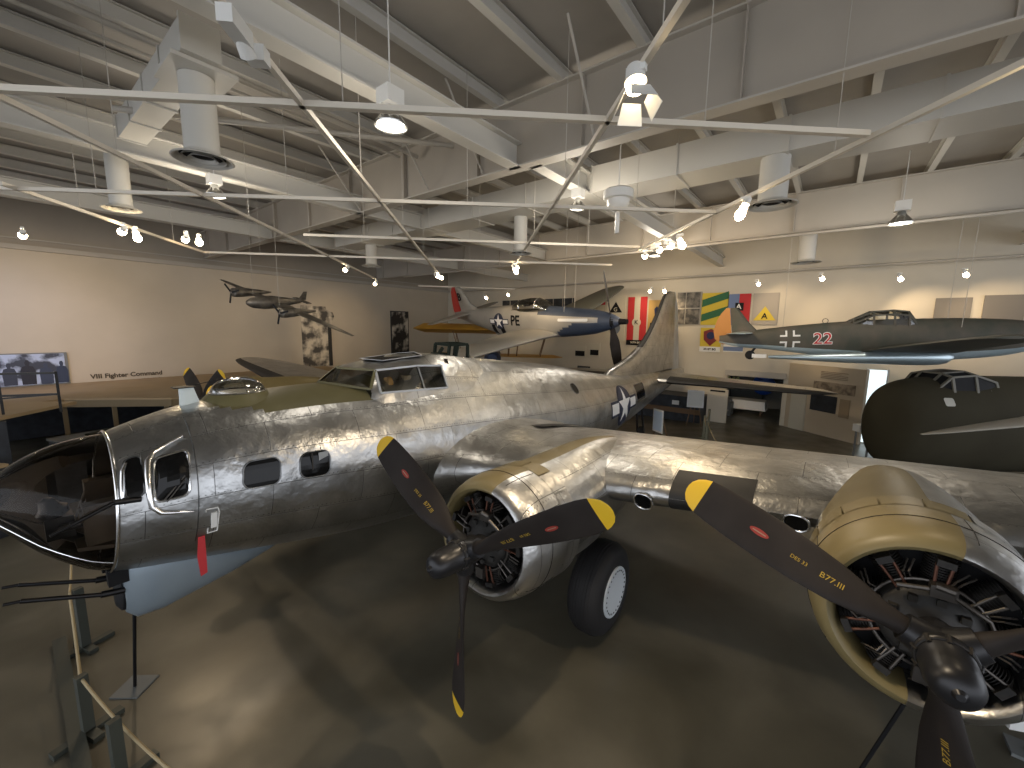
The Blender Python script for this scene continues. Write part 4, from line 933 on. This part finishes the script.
spot_lamp((9.0,-4.6,6.8),(7.5,-3.0,2.2),'lit spotlight pointing down at the silver wing',200)
# transformer lamp near (245,45)
t=thing('transformer_lamp',(2.29,-2.22,6.85),'square white transformer lamp clipped under the track nearest the ceiling duct','spotlight')
m=MB(); m.box((2.23,-2.28,6.88),(.3,.11,.12),rz=PI/4); m.box((2.46,-2.05,6.88),(.12,.15,.12),rz=PI/4); m.lathe((2.3,-2.2,6.85),(.5,.5,-.5),[(-.05,.0),(-.05,.05),(.1,.06),(.1,0)],16); m.build('lamp_body',M['lampwhite'],t,smooth=False)
# pendants
def pendant(x,y,z,r,lab,on=False,e=120):
    t=thing('pendant_lamp',(x,y,z),lab,'pendant lamp','high bay pendant lamps')
    m=MB(); m.box((x,y,z+.42*r/.25),(.30*r/.25,.30*r/.25,.24*r/.25)); m.tube([(x,y,z+.3*r/.25),(x,y,9.3)],.01,6); m.build('ballast_box',M['lampwhite'],t,smooth=False)
    m=MB(); m.lathe((x,y,z),(0,0,1),[(0,r),(.02,r*1.02),(.12*r/.25,r*.75),(.22*r/.25,r*.4),(.30*r/.25,r*.28)],28); m.build('lamp_shade',M['shade'],t)
    m=MB(); m.lathe((x,y,z+.03),(0,0,1),[(0,0),(0,r*.85)],20); m.build('lamp_lens',M['lensc'],t)
    l=bpy.data.lights.new('pend','POINT'); l.energy=e; l.color=(1,.90,.76); l.shadow_soft_size=.4
    o=bpy.data.objects.new('pendant_light',l); C.objects.link(o); o.parent=t; o.location=(0,0,-.12)
pendant(4.55,-.95,7.4,.22,'pendant lamp with a cubic white box, hanging nearest the big corner girder',e=45)
pendant(4.2,4.85,7.45,.20,'pendant lamp between the round outlet pipe and the beige wall')
pendant(9.4,-1.15,7.4,.19,'pendant lamp beside the white dome fixture')
pendant(15.8,-7.1,7.5,.26,'pendant lamp above the green fighter canopy')
pendant(17.0,-.3,7.5,.22,'distant pendant lamp above the tail fin')
# white dome fixture
t=thing('dome_speaker',(8.9,-2.3,7.25),'white round dome fixture with a drop tube below, hanging under the ceiling','ceiling fixture')
m=MB(); m.lathe((8.9,-2.35,7.0),(0,0,1),[(.02,.0),(.04,.1),(.10,.18),(.2,.22),(.26,.22),(.27,.29),(.42,.30),(.45,.26),(.46,0)],28); m.build('dome_body',M['lampwhite'],t)
m=MB(); m.tube([(8.9,-2.35,7.05),(8.9,-2.35,6.62)],.045); m.tube([(8.9,-2.35,7.4),(8.9,-2.35,9.3)],.012); m.build('drop_tube',M['lampwhite'],t)
# ---- left wall pictures
def bwphoto(name,c1=(.03,.03,.03),c2=(.55,.52,.47),sc=2.5,thr=(.42,.58)): return mat(name,c1,.5,0,c2,sc,thr=thr,detail=4)
M['ph1']=bwphoto('torn_photo_print',(.06,.055,.05),(.62,.56,.46),1.4)
M['ph2']=bwphoto('dark_photo_print',(.012,.01,.01),(.55,.5,.42),1.0,(.5,.62))
M['ph3']=bwphoto('blue_crowd_photo_print',(.03,.04,.07),(.42,.50,.68),1.8,(.45,.56))
M['ph4']=bwphoto('portrait_photo_print',(.03,.028,.025),(.20,.18,.15),3,(.4,.65))
def onleft(name,x0,x1,z0,z1,mm,lab,cat,d=.06,par=None):
    a,za=lw(x0,z0); b,zb=lw(x1,z1); m=MB(); m.box(((a+b)/2,YL-d/2,(za+zb)/2),(b-a,d,abs(zb-za))); return m.build(name,mm,par,smooth=False,label=lab,cat=cat),a,b,za,zb
x0,z0=lw(14.2,1.78);x1,z1=lw(16.3,6.05)
pc=thing('wall_picture',((x0+x1)/2,YL-.05,z0),'tall torn-edged black and white picture on the beige wall','picture')
m=MB(); m.poly([(x0,YL-.06,z0),(x1-.05,YL-.06,z0),(x1-.1,YL-.06,z0+2.4),(x1+.25,YL-.06,z1-.6),(x1+.15,YL-.06,z1-.35),(x1-.25,YL-.06,z1-.2),(x1-.3,YL-.06,z1),(x0,YL-.06,z1)],(0,.05,0)); m.build('picture_print',M['ph1'],pc,smooth=False)
m=MB(); m.box((x1-.12,YL-.09,z0+1.3),(.22,.05,2.6)); m.build('picture_edge',M['frame_dark'],pc,smooth=False)
x0,z0=lw(21.47,2.1);x1,z1=lw(23.28,5.97)
pc=thing('wall_picture',((x0+x1)/2,YL-.05,z0),'tall narrow dark framed picture beside the hall corner','picture')
m=MB(); m.box(((x0+x1)/2,YL-.03,(z0+z1)/2),(x1-x0,.06,z1-z0)); m.build('picture_frame',M['frame_dark'],pc,smooth=False)
m=MB(); m.box(((x0+x1)/2,YL-.07,(z0+z1)/2),(x1-x0-.16,.03,z1-z0-.16)); m.build('picture_print',M['ph2'],pc,smooth=False)
x0,z0=lw(-1.5,1.78);x1,z1=lw(3.05,3.28)
pc=thing('photo_mural',((x0+x1)/2,YL-.05,z0),'wide bluish photo mural of a standing crowd behind the black railing','picture')
m=MB(); m.box(((x0+x1)/2,YL-.05,(z0+z1)/2),(x1-x0,.08,z1-z0)); m.build('picture_frame',M['exgrey'],pc,smooth=False)
m=MB(); m.box(((x0+x1)/2-.04,YL-.10,(z0+z1)/2),(x1-x0-.10,.03,z1-z0-.08)); m.build('picture_print',M['ph3'],pc,smooth=False)
for i,(u,hh,w_) in enumerate(((.12,.92,.30),(.30,.80,.26),(.46,.90,.28),(.60,.78,.24),(.72,.86,.26),(.84,.75,.24),(.95,.80,.22))):
    m=MB(); xc=x0+(x1-x0)*u; H=(z1-z0)*hh*.86; w_*=.72; q=[(-w_,0),(w_,0),(w_*1.1,H*.55),(w_*.8,H*.74),(w_*.25,H*.78),(w_*.38,H*.9),(w_*.2,H),(-w_*.2,H),(-w_*.38,H*.9),(-w_*.25,H*.78),(-w_*.8,H*.74),(-w_*1.1,H*.55)]
    m.poly([(xc+a,YL-.125,z0+.06+b) for a,b in q],(0,.01,0)); m.build('printed_figure',mat('printed_figure_tone',[(.008,.009,.014),(.015,.018,.03),(.006,.007,.012),(.03,.04,.07),(.012,.015,.03),(.03,.045,.09),(.02,.035,.08)][i],.6),pc,smooth=False)
# lettering
x0,_=lw(3.68,2);x1,_=lw(6.6,2); zt=lw(0,1.93)[1]
def wall_text(txt,size,x,z,lab):
    vs,fs=text_geo(txt,size,bold=.010*size/.3); m=MB(); b=m.ring([Vector((x+v.x,YL-.02,z+v.y)) for v in vs])
    for f in fs: m.face([b[i] for i in f])
    return m.build('wall_lettering',mat('dark_brown_letters',(.06,.045,.03),.6),None,smooth=False,label=lab,cat='lettering')
wall_text('VIII Fighter Command',.275,(x0+x1)/2,2.32,'large dark serif lettering line on the beige wall')
wall_text('1942 - 1945',.14,x1-.5,2.05,'small dark lettering line below the larger wall lettering')
# platforms with a dark exhibit below
pd=thing('exhibit_platform',(2,14,0),'broad tan flat roof of the exhibit under the beige wall','platform')
m=MB(); m.poly([(-3,12.6,2.0),(2.2,14.6,2.0),(4.6,12.2,2.0),(14,12.2,2.0),(14,YL-.05,2.0),(-3,YL-.05,2.0)],(0,0,.10)); m.build('platform_deck',M['deckwood'],pd,smooth=False)
m=MB()
for a,b in(((2.2,14.58),(4.6,12.18)),((4.6,12.18),(14,12.18)),((-3,12.58),(2.2,14.58))): m.bar((a[0],a[1],1.93),(b[0],b[1],1.93),.06,.24)
m.build('platform_fascia',M['fascia'],pd,smooth=False)
m=MB()
for x,y in((2.2,14.7),(3.3,13.6),(4.5,12.5),(7,12.4),(9.5,12.4),(12,12.4),(0,14)): m.box((x,y,1.0),(.12,.12,2.0))
m.build('platform_post',M['fascia'],pd,smooth=False)
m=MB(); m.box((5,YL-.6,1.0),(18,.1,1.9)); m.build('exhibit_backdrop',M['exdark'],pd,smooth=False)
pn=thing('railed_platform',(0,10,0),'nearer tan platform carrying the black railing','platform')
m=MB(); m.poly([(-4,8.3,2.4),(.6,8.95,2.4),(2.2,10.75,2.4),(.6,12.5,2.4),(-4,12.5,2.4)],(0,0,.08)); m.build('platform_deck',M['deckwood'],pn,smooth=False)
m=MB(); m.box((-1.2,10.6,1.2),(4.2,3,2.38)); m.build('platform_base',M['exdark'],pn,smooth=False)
rl=thing('safety_railing',(1.0,9.4,2.48),'black metal railing on the nearer tan platform','railing')
R0=[Vector((-2.2,9.2,2.48)),Vector((.72,9.75,2.48)),Vector((1.78,9.3,2.48))]; R0=[Vector((-2.0,10.2,2.48)),Vector((.88,9.6,2.48)),Vector((1.78,9.05,2.48))]
m=MB()
for p in R0: m=MB(); m.bar(p,p+Vector((0,0,1.02)),.07,.05); m.build('rail_post',M['rail'],rl,smooth=False)
m=MB()
for h in(.98,.45):
    m.bar(R0[0]+Vector((0,0,h)),R0[1]+Vector((0,0,h)),.05,.05); m.bar(R0[1]+Vector((0,0,h)),R0[2]+Vector((0,0,h)),.05,.05)
m.bar(R0[1]+Vector((-.9,2.0,.15)),R0[2]+Vector((0,0,.45)),.04,.04)
m.build('rail_bar',M['rail'],rl,smooth=False)
# dim exhibit cases below
def case(x,y,w,d,h,lab,rz=0,top=M['exgrey']):
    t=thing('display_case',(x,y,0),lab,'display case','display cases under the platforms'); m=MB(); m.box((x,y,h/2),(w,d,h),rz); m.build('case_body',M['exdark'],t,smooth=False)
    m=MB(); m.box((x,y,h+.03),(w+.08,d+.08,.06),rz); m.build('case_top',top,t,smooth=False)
case(.0,8.1,1.3,.9,1.55,'low display case with a tan top close to the nose cone tip',.5,M['deckwood'])
case(1.75,9.6,.6,.5,1.1,'grey topped display case below the railing, outer one',.3)
case(2.3,12.2,1.2,.7,1.15,'grey topped display case below the railing, middle one',.2)
case(3.4,11.4,1.8,1.0,1.35,'wide dark green display case before the platform posts',.6,M['green'])
# ---- back wall banners
def panel(name,y0,y1,z0,z1,lab,cat,mm,d=.05):
    a,za=bw(y0,z0); b,zb=bw(y1,z1); t=thing(name,(XB-.03,(a+b)/2,min(za,zb)),lab,cat)
    m=MB(); m.box((XB-.015-d/2,(a+b)/2,(za+zb)/2),(d,abs(a-b),abs(zb-za))); m.build('banner_cloth' if 'banner' in name else 'panel_board',mm,t,smooth=False); return t,a,b,za,zb
def flat(t,name,pts,mm,d=.085,w=.012): # pts (y,z) on the back wall
    m=MB(); m.poly([(XB-d,y,z) for y,z in pts],(w,0,0)); return m.build(name,mm,t,smooth=False)
def wtext(t,name,txt,size,y,z,mm,d=.105):
    vs,fs=text_geo(txt,size,bold=.006); m=MB(); b=m.ring([Vector((XB-d,y-v.x,z+v.y)) for v in vs])
    for f in fs: m.face([b[i] for i in f])
    return m.build(name,mm,t,smooth=False)
cr_=mat('cream_cloth',(.58,.54,.44),.8); redc=mat('red_cloth',(.50,.03,.035),.8); yel=mat('yellow_cloth',(.62,.47,.05),.8); grn=mat('green_cloth',(.03,.13,.06),.8); bl=mat('blue_cloth',(.16,.22,.38),.8); gy=mat('grey_cloth',(.36,.33,.29),.8); blk=M['black']
t,a,b,za,zb=panel('unit_banner',5.17,3.86,3.63,6.85,'long red and white striped banner with a round letter K','banner',redc)
w=(a-b); flat(t,'white_stripe',[(a-w*.36,za),(a-w*.66,za),(a-w*.66,zb),(a-w*.36,zb)],cr_)
flat(t,'name_strip',[(a,za),(b,za),(b,za+.30),(a,za+.30)],blk,.09); flat(t,'letter_disc',[(y_+.0,z_) for y_,z_ in circ((a+b)/2,za+1.35,.27,24)],cr_,.1); wtext(t,'banner_letter','K',.36,(a+b)/2,za+1.35,blk,.12); wtext(t,'strip_lettering','96TH BG',.16,(a+b)/2,za+.15,cr_,.11)
t,a,b,za,zb=panel('unit_banner',6.75,5.35,3.86,6.9,'cream banner with a black triangle letter G behind the blue nose','banner',cr_)
flat(t,'triangle_patch',[(a-.2,za+1.75),(b+.2,za+1.75),((a+b)/2,za+2.4)],blk); wtext(t,'banner_letter','G',.34,(a+b)/2,za+1.92,cr_); flat(t,'emblem_patch',circ((a+b)/2,za+.8,.35,20,.38),mat('grey_blue_patch',(.16,.19,.24),.8))
t,a,b,za,zb=panel('unit_banner',3.75,2.45,3.9,6.6,'orange banner with a blue winged emblem beside the tail fin','banner',mat('orange_cloth',(.52,.34,.12),.8))
flat(t,'emblem_patch',[(a-.35,zb-.5),(a-.5,zb-.35),(a-.6,zb-.55),(a-.75,zb-.35),(a-.9,zb-.55),(a-.8,zb-.95),(a-.6,zb-1.05),(a-.4,zb-.9)],mat('emblem_navy',(.03,.04,.1),.8)); flat(t,'name_strip',[(a-.15,za),(a-.42,za),(a-.42,zb-1.3),(a-.15,zb-1.3)],blk)
flat(t,'white_field',[(a-.45,za),(b,za),(b,zb-1.25),(a-.45,zb-1.25)],cr_,.075)
t,a,b,za,zb=panel('unit_banner',.47,-1.0,5.01,6.92,'yellow banner with two diagonal green bands','banner',yel)
w=a-b
for z in(.18,.95): flat(t,'green_band',[(a-.02,za+z),(a-.02,za+z+.38),(b+.02,za+z+.38+.42),(b+.02,za+z+.42)] if z<1 else [],grn)
t,a,b,za,zb=panel('unit_banner',.42,-.75,3.38,4.84,'small yellow banner with a dark shield crest under the green-banded one','banner',yel)
flat(t,'name_strip',[(a,za),(b,za),(b,za+.28),(a,za+.28)],M['white']); c_=(a+b)/2; flat(t,'shield_crest',[(c_+.36,zb-.2),(c_,zb-.06),(c_-.36,zb-.2),(c_-.33,zb-.65),(c_,zb-.98),(c_+.33,zb-.65)],mat('crest_red',(.2,.03,.03),.8)); flat(t,'shield_field',circ(c_,zb-.42,.2,16),mat('crest_blue',(.02,.03,.10),.8),.10)
wtext(t,'strip_lettering','351ST BG',.15,c_,za+.14,blk)
t,a,b,za,zb=panel('unit_banner',-.97,-2.14,5.0,6.8,'blue and red banner with a black square, behind the orange rudder','banner',bl)
flat(t,'red_half',[((a+b)/2,za),(b,za),(b,zb),((a+b)/2,zb)],redc); flat(t,'black_square',[(a-.35,zb-.85),(b+.3,zb-.85),(b+.3,zb-.45),(a-.35,zb-.45)],blk,.10); wtext(t,'banner_letter','A',.36,(a+b)/2,zb-.65,M['white'],.12)
t,a,b,za,zb=panel('unit_banner',-.92,-1.96,3.43,3.97,'small white and blue banner below the orange rudder','banner',M['white']); flat(t,'blue_band',[(a,za+.05),(b,za+.05),(b,za+.27),(a,za+.27)],bl)
t,a,b,za,zb=panel('unit_banner',-2.25,-3.51,5.03,6.8,'grey banner with a yellow triangle letter A','banner',gy)
c_=(a+b)/2; flat(t,'triangle_patch',[(a-.08,za+.22),(b+.08,za+.22),(c_,za+.92)],yel); wtext(t,'banner_letter','A',.40,c_,za+.42,blk)
t,a,b,za,zb=panel('unit_banner',7.6,6.85,5.0,6.95,'faded green and red flag banner behind the grey fighter wing','banner',mat('faded_cream_cloth',(.42,.38,.28),.8)); flat(t,'red_band',[(a,zb-.5),(b,zb-.5),(b,zb-.05),(a,zb-.15)],redc); flat(t,'green_band',[(a,za+.2),(b,za+.2),(b,za+.7),(a,za+.7)],grn)
for i,(r,lab) in enumerate((((9.21,8.25,2.6,3.4),'small framed picture under the dark blue nose, farther from the propeller'),((7.97,7.13,2.72,3.65),'small framed picture nearer the hanging propeller blade'),((8.9,7.87,1.33,1.93),'low dark framed picture just above the silver fuselage'),((3.98,2.9,3.46,3.66),'narrow dark plaque beside the tail fin'))):
    t,a,b,za,zb=panel('wall_picture',r[0],r[1],r[2],r[3],lab,'picture',cr_ if i<2 else M['frame_dark']); flat(t,'picture_print',[(a-.08,za+.06),(b+.08,za+.06),(b+.08,za+.4 if i<2 else zb-.08),(a-.08,za+.4 if i<2 else zb-.08)],blk if i<2 else M['exgrey'])
# photo grid
t,a,b,za,zb=panel('photo_grid',1.95,.50,5.01,7.03,'grid of four dark portrait photographs beside the green-banded banner','picture',mat('grey_grid_board',(.33,.31,.27),.7))
w=a-b;h=zb-za
for i in range(2):
    for j in range(2):
        y0=a-.04-i*w*.36; y1=y0-(w*.32 if i==0 else w*.56); z0_=za+.04+j*h*.5
        flat(t,'portrait_print',[(y0,z0_),(y1,z0_),(y1,z0_+h*.46),(y0,z0_+h*.46)],M['ph4'])
for r,lab in(((-9.6,-10.75,5.38,6.28),'grey square acoustic panel farther from the room corner'),((-11.1,-12.3,5.24,6.35),'grey square acoustic panel at the picture edge')):
    t,a,b,za,zb=panel('wall_panel',r[0],r[1],r[2],r[3],lab,'panel',mat('grey_acoustic_felt',(.20,.185,.165),.9))
# dark shelf windows behind the grey fighter
t,a,b,za,zb=panel('wall_window_strip',16.3,9.4,6.1,6.95,'dark row of shelf panes behind the grey fighter','shelf',M['exdark'])
for i in range(9): flat(t,'shelf_divider',[(a-i*.75,za),(a-i*.75-.05,za),(a-i*.75-.05,zb),(a-i*.75,zb)],M['steel'],.09)
# ---- partition with pictures and text
Q0=Vector((24.85,-4.5,0)); Q1=Vector((22.9,-7.25,0)); qd=(Q1-Q0).normalized(); qn=Vector((-qd.y,qd.x,0)); 
if qn.x>0: qn=-qn
QL=(Q1-Q0).length; qR=Matrix((qd,-qn,Vector((0,0,1)))).transposed()
t=thing('display_partition',(Q0+Q1)/2,'cream display partition with a printed text block and bomber photograph','display wall')
def qbox(m,s0,s1,z0,z1,d,dep=.03): m.box(Q0+qd*((s0+s1)/2)+qn*d+Vector((0,0,(z0+z1)/2)),(s1-s0,dep,z1-z0),ax=qR)
m=MB(); qbox(m,0,QL,0,3.15,-.08,.16); m.build('partition_body',mat('cream_display_board',(.50,.42,.31),.8),t,smooth=False)
m=MB(); qbox(m,.08*QL,.30*QL,.0,1.8,.03,.06); m.build('white_plinth',mat('cream_plinth',(.56,.53,.44),.7),t,smooth=False)
m=MB(); qbox(m,.14*QL,.26*QL,1.82,2.12,.03,.04); m.build('dark_plaque',mat('slate_plaque',(.07,.08,.09),.5),t,smooth=False)
m=MB(); qbox(m,.38*QL,.90*QL,2.0,2.45,.02); m.build('bomber_photograph',bwphoto('hazy_bomber_photo',(.10,.075,.05),(.36,.29,.21),4,(.35,.6)),t,smooth=False)
m=MB(); qbox(m,.36*QL,.70*QL,1.1,1.85,.02); m.build('dark_photograph',M['exdark'],t,smooth=False)
m=MB(); qbox(m,.74*QL,.86*QL,1.0,1.80,.02); m.build('narrow_photograph',mat('faded_brown_photo',(.30,.23,.15),.7),t,smooth=False)
m=MB()
for i in range(5): qbox(m,.46*QL,(.80 if i!=3 else .72)*QL,2.62+.07*i,2.635+.07*i,.02,.02)
m.build('text_block',mat('brown_print',(.16,.12,.08),.7),t,smooth=False)
# bright glazed strip beside the partition
m=MB(); m.box((23.35,-7.62,1.6),(.06,.55,3.1)); struct('window_1',m,mat('daylit_pane',(.7,.78,.8),.3,emit=(.75,.88,.92),estr=.9))
m=MB(); m.box((23.3,-7.3,1.6),(.1,.06,3.2)); m.box((23.3,-7.93,1.6),(.1,.06,3.2)); struct('window_frame_1',m,M['white'])
# ---- pillar / counter at the back
t=thing('cream_partition',(24.2,-1.4,0),'short cream partition panel beside the dark doorway','partition')
m=MB(); m.box((23.6,-1.65,.85),(.16,.95,1.7)); m.build('partition_body',M['wallb'],t,smooth=False)
m=MB(); m.box((23.5,-1.65,1.62),(.02,.7,.08)); m.build('partition_vent',M['black'],t,smooth=False)
# room beyond: table, blue tent, yellow stand
t=thing('draped_table',(27.2,-2.5,0),'table under a white cloth in the room beyond the doorway','table')
m=MB(); m.box((27.2,-2.45,.74),(1.0,1.9,.05)); m.loft([[(27.2+x*.52*k,-2.45+y*.97*k,z) for x,y in((-1,-1),(1,-1),(1,1),(-1,1))] for z,k in((.78,1),(.45,1.04),(.30,1.08))]); m.box((27.2,-2.45,.79),(1.04,1.94,.02)); m.build('tablecloth',M['white'],t,smooth=False)
m=MB()
for x in(-.4,.4):
    for y in(-.8,.8): m.box((27.2+x,-2.45+y,.37),(.05,.05,.74))
m.build('table_leg',M['wood'],t,smooth=False)
t=thing('blue_backdrop',(29.5,-3.0,0),'bright blue round display in the room beyond the doorway','display')
m=MB(); m.lathe((29.5,-3.0,1.45),(-1,0,0),[(0,.0),(0,.62),(.12,.6),(.2,.35),(.22,0)],28); m.build('blue_disc',mat('bright_blue_plastic',(.02,.10,.5),.4),t)
m=MB(); m.tube([(29.6,-3,0),(29.6,-3,1.0)],.05); m.build('display_stand',M['post'],t)
t=thing('garment_stand',(28.2,-1.45,0),'pale yellow jacket stand above the draped table in the far room','clothes stand')
m=MB(); m.tube([(28.2,-1.45,0),(28.2,-1.45,1.3)],.03); m.build('stand_pole',M['post'],t)
m=MB(); 
for dy,dz in((-.4,.35),(.4,.35),(-.15,.4),(.15,.42),(-.42,-.1),(.45,-.15)): m.bar((28.15,-1.45,1.55),(28.15,-1.45+dy,1.55+dz),.14,.12)
m.box((28.15,-1.45,1.45),(.15,.35,.5)); m.build('yellow_jacket',mat('pale_yellow_cloth',(.6,.62,.25),.8),t,smooth=False)
t=thing('equipment_crate',(26.2,-1.5,0),'dark grey rounded crate just inside the far doorway','crate')
m=MB(); m.box((26.1,-1.55,.35),(.8,.8,.7)); m.box((26.05,-1.55,.78),(.6,.7,.2)); m.build('crate_body',M['exgrey'],t,smooth=False); m=MB(); m.box((25.68,-1.55,.3),(.05,.6,.1)); m.build('crate_band',M['steel'],t,smooth=False)
# dark exhibits behind the tail
t=thing('dark_exhibit_stand',(22.6,1.5,0),'dark exhibit stand with a brown edge behind the bomber tail','exhibit')
m=MB(); m.box((23.4,1.3,.65),(1.6,4.8,1.3)); m.build('stand_body',M['exdark'],t,smooth=False); m=MB(); m.box((22.55,1.3,.55),(.08,4.8,.25)); m.build('brown_edge',M['wood'],t,smooth=False)
m=MB(); m.box((22.5,.1,.95),(.02,.35,.22)); m.build('white_label',M['white'],t,smooth=False)
# easels
def easel(x,y,w,h,zc,rz,mm,lab):
    t=thing('display_easel',(x,y,0),lab,'easel'); R=Matrix.Rotation(rz,3,'Z'); c=Vector((x,y,0))
    m=MB()
    for s in(-1,1): m.bar(c+R@Vector((-.05,s*w*.45,0)),c+R@Vector((.08,s*.05,zc+h*.5)),.035,.035)
    m.bar(c+R@Vector((.55,0,0)),c+R@Vector((.08,0,zc+h*.4)),.035,.035); m.build('easel_leg',M['wood'],t,smooth=False)
    m=MB(); m.box(c+R@Vector((-.03,0,zc)),(.03,w,h),rz); m.build('sign_board',M['white'],t,smooth=False)
    m=MB(); m.box(c+R@Vector((-.05,0,zc)),(.015,w*.85,h*.85),rz); m.build('sign_print',mm,t,smooth=False)
easel(17.6,-.65,.62,.95,.95,-.6,mat('pale_blue_print',(.62,.74,.88),.5),'easel with a pale blue printed board beneath the bomber tailplane')
easel(21.9,-1.0,.75,.85,1.35,.25,mat('pale_grey_print',(.72,.71,.66),.6),'tall easel with a blank grey board behind the bomber tailplane')
# stanchions and rope near the tail
def stanchion(x,y,h,lab,mm=None,grp='rope barrier posts'):
    t=thing('barrier_post',(x,y,0),lab,'barrier post',grp); m=MB(); m.box((x,y,.02),(.32,.32,.04)); m.build('post_base',mm or M['post'],t,smooth=False)
    m=MB(); m.box((x,y,h/2),(.09,.09,h)); m.build('post_upright',mm or M['post'],t,smooth=False); return t
gp=mat('sage_post_paint',(.16,.16,.11),.6)
SP=[(21.5,-1.75,1.0,'sage barrier post farthest back beside the short cream partition'),(19.75,-1.95,1.0,'sage barrier post beside the tall easel'),(18.9,-2.25,.95,'sage barrier post nearest the tailplane tip'),(16.3,-3.35,.8,'low sage barrier post just behind the wing trailing edge')]
for x,y,h,lab in SP: stanchion(x,y,h,lab,gp)
def rope(p,q,sag,r,lab):
    m=MB(); p=Vector(p);q=Vector(q); m.tube([p+(q-p)*(i/14)-Vector((0,0,sag*4*(i/14)*(1-i/14))) for i in range(15)],r,8); return m.build('barrier_rope',M['rope'],label=lab,cat='rope')
for i in range(3):
    a=SP[i];b=SP[i+1]; rope((a[0],a[1],a[2]-.05),(b[0],b[1],b[2]-.05),.25,.018,['cream rope strung by the short cream partition','cream rope between the posts beside the easel','cream rope sagging toward the wing trailing edge'][i])
# ---- foreground barrier at the nose
def floorpost(x,y,h,lab,rz=0.3):
    t=thing('low_barrier_stand',(x,y,0),lab,'barrier stand','low nose barrier stands'); R=Matrix.Rotation(rz,3,'Z'); c=Vector((x,y,0))
    m=MB(); m.box(c+Vector((0,0,.03)),(.62,.10,.06),rz); m.box(c+Vector((0,0,.03)),(.10,.42,.06),rz); m.build('stand_foot',M['post'],t,smooth=False)
    m=MB(); m.box(c+Vector((0,0,h/2)),(.10,.07,h),rz); m.build('stand_upright',M['post'],t,smooth=False)
floorpost(1.28,2.15,.95,'low green-grey barrier stand just below the chin gun muzzles')
floorpost(1.12,.35,.75,'low green-grey barrier stand in the middle of the rope line')
floorpost(1.25,-.65,.75,'low green-grey barrier stand closest to the hall edge')
m=MB(); m.bar((1.05,2.6,.05),(1.0,-1.5,.05),.14,.06); m.build('floor_batten',M['post'],label='long dark batten on the floor below the nose barrier',cat='batten')
rope((1.2,2.15,.9),(1.12,.4,.72),.12,.016,'cream rope from the stand below the gun muzzles'); rope((1.12,.35,.72),(1.75,-2.2,.5),.18,.016,'cream rope sweeping away from the nose barrier')
rope((1.45,5.2,.9),(1.2,2.15,.92),.2,.014,'cream rope reaching under the nose cone')
# nose support rod with plate
t=thing('nose_support',(1.6,.95,0),'thin black support rod on a diamond floor plate under the chin turret','support')
m=MB(); m.box((1.58,.75,.01),(.34,.34,.02),.7); m.build('floor_plate',M['exgrey'],t,smooth=False); m=MB(); m.tube([(1.58,.75,.02),(1.60,.12,1.5)],.018,10); m.build('support_rod',M['black'],t)
# stand rods by the outer engine
t=thing('support_rod_stand',(6.0,-7.0,0),'thin black slanting rod standing behind the outer propeller','support')
m=MB(); m.tube([(5.71,-6.48,.0),(5.85,-6.9,1.5)],.018,10); m.build('support_rod',M['black'],t); m=MB(); m.box((5.71,-6.48,.01),(.2,.2,.02)); m.build('floor_plate',M['black'],t,smooth=False)
t=thing('information_stand',(7.6,-8.2,0),'small white sign stand on the floor under the outer engine','sign stand')
m=MB(); m.box((7.6,-8.15,.55),(.05,.45,.5),.4); m.build('sign_board',M['white'],t,smooth=False); m=MB(); m.bar((7.63,-8.15,0),(7.63,-8.15,.5),.05,.05); m.box((7.63,-8.15,.02),(.3,.3,.04)); m.build('stand_post',M['exgrey'],t,smooth=False)
# white kit below the olive nose section
for i,(x,y,w,lab) in enumerate(((19.5,-7.15,.5,'white box beside the round front of the dark olive fuselage'),(16.2,-7.7,.8,'low white rail trolley below the dark olive fuselage'),(16.9,-8.8,.7,'second low white trolley below the dark olive fuselage'))):
    t=thing('equipment_trolley',(x,y,0),lab,'trolley'); h=1.35 if i==0 else .72
    m=MB(); m.box((x,y,h),(w*.6,w,.14 if i else .25),.65); m.build('trolley_top',M['white'],t,smooth=False)
    m=MB()
    for a in(-1,1):
        for b in(-1,1): m.box((x+a*w*.2,y+b*w*.35,h/2),(.05,.05,h))
    m.build('trolley_leg',M['exgrey'],t,smooth=False)
# ------------------------------------------------------------------ light and camera
W=bpy.data.worlds.new('w'); bpy.context.scene.world=W; W.use_nodes=True
W.node_tree.nodes['Background'].inputs['Color'].default_value=(.88,.92,1.0,1); W.node_tree.nodes['Background'].inputs['Strength'].default_value=1.5
cd=bpy.data.cameras.new('camera'); cam=bpy.data.objects.new('camera',cd); C.objects.link(cam)
yaw,pit,rol=.908,.138,.012
f=Vector((sin(yaw)*cos(pit),cos(yaw)*cos(pit),-sin(pit))); r=Vector((cos(yaw),-sin(yaw),0)); u=r.cross(f)
r2=cos(rol)*r+sin(rol)*u; u2=-sin(rol)*r+cos(rol)*u
cam.matrix_world=Matrix(((r2.x,u2.x,-f.x,.883),(r2.y,u2.y,-f.y,-5.967),(r2.z,u2.z,-f.z,4.701),(0,0,0,1)))
cd.sensor_width=36; cd.lens=405.4/1024*36; cd.clip_start=.05
sc=bpy.context.scene; sc.camera=cam
sc.view_settings.view_transform='Standard'; sc.view_settings.look='None'; sc.view_settings.exposure=.45; sc.view_settings.gamma=1; sc.view_settings.use_curve_mapping=False
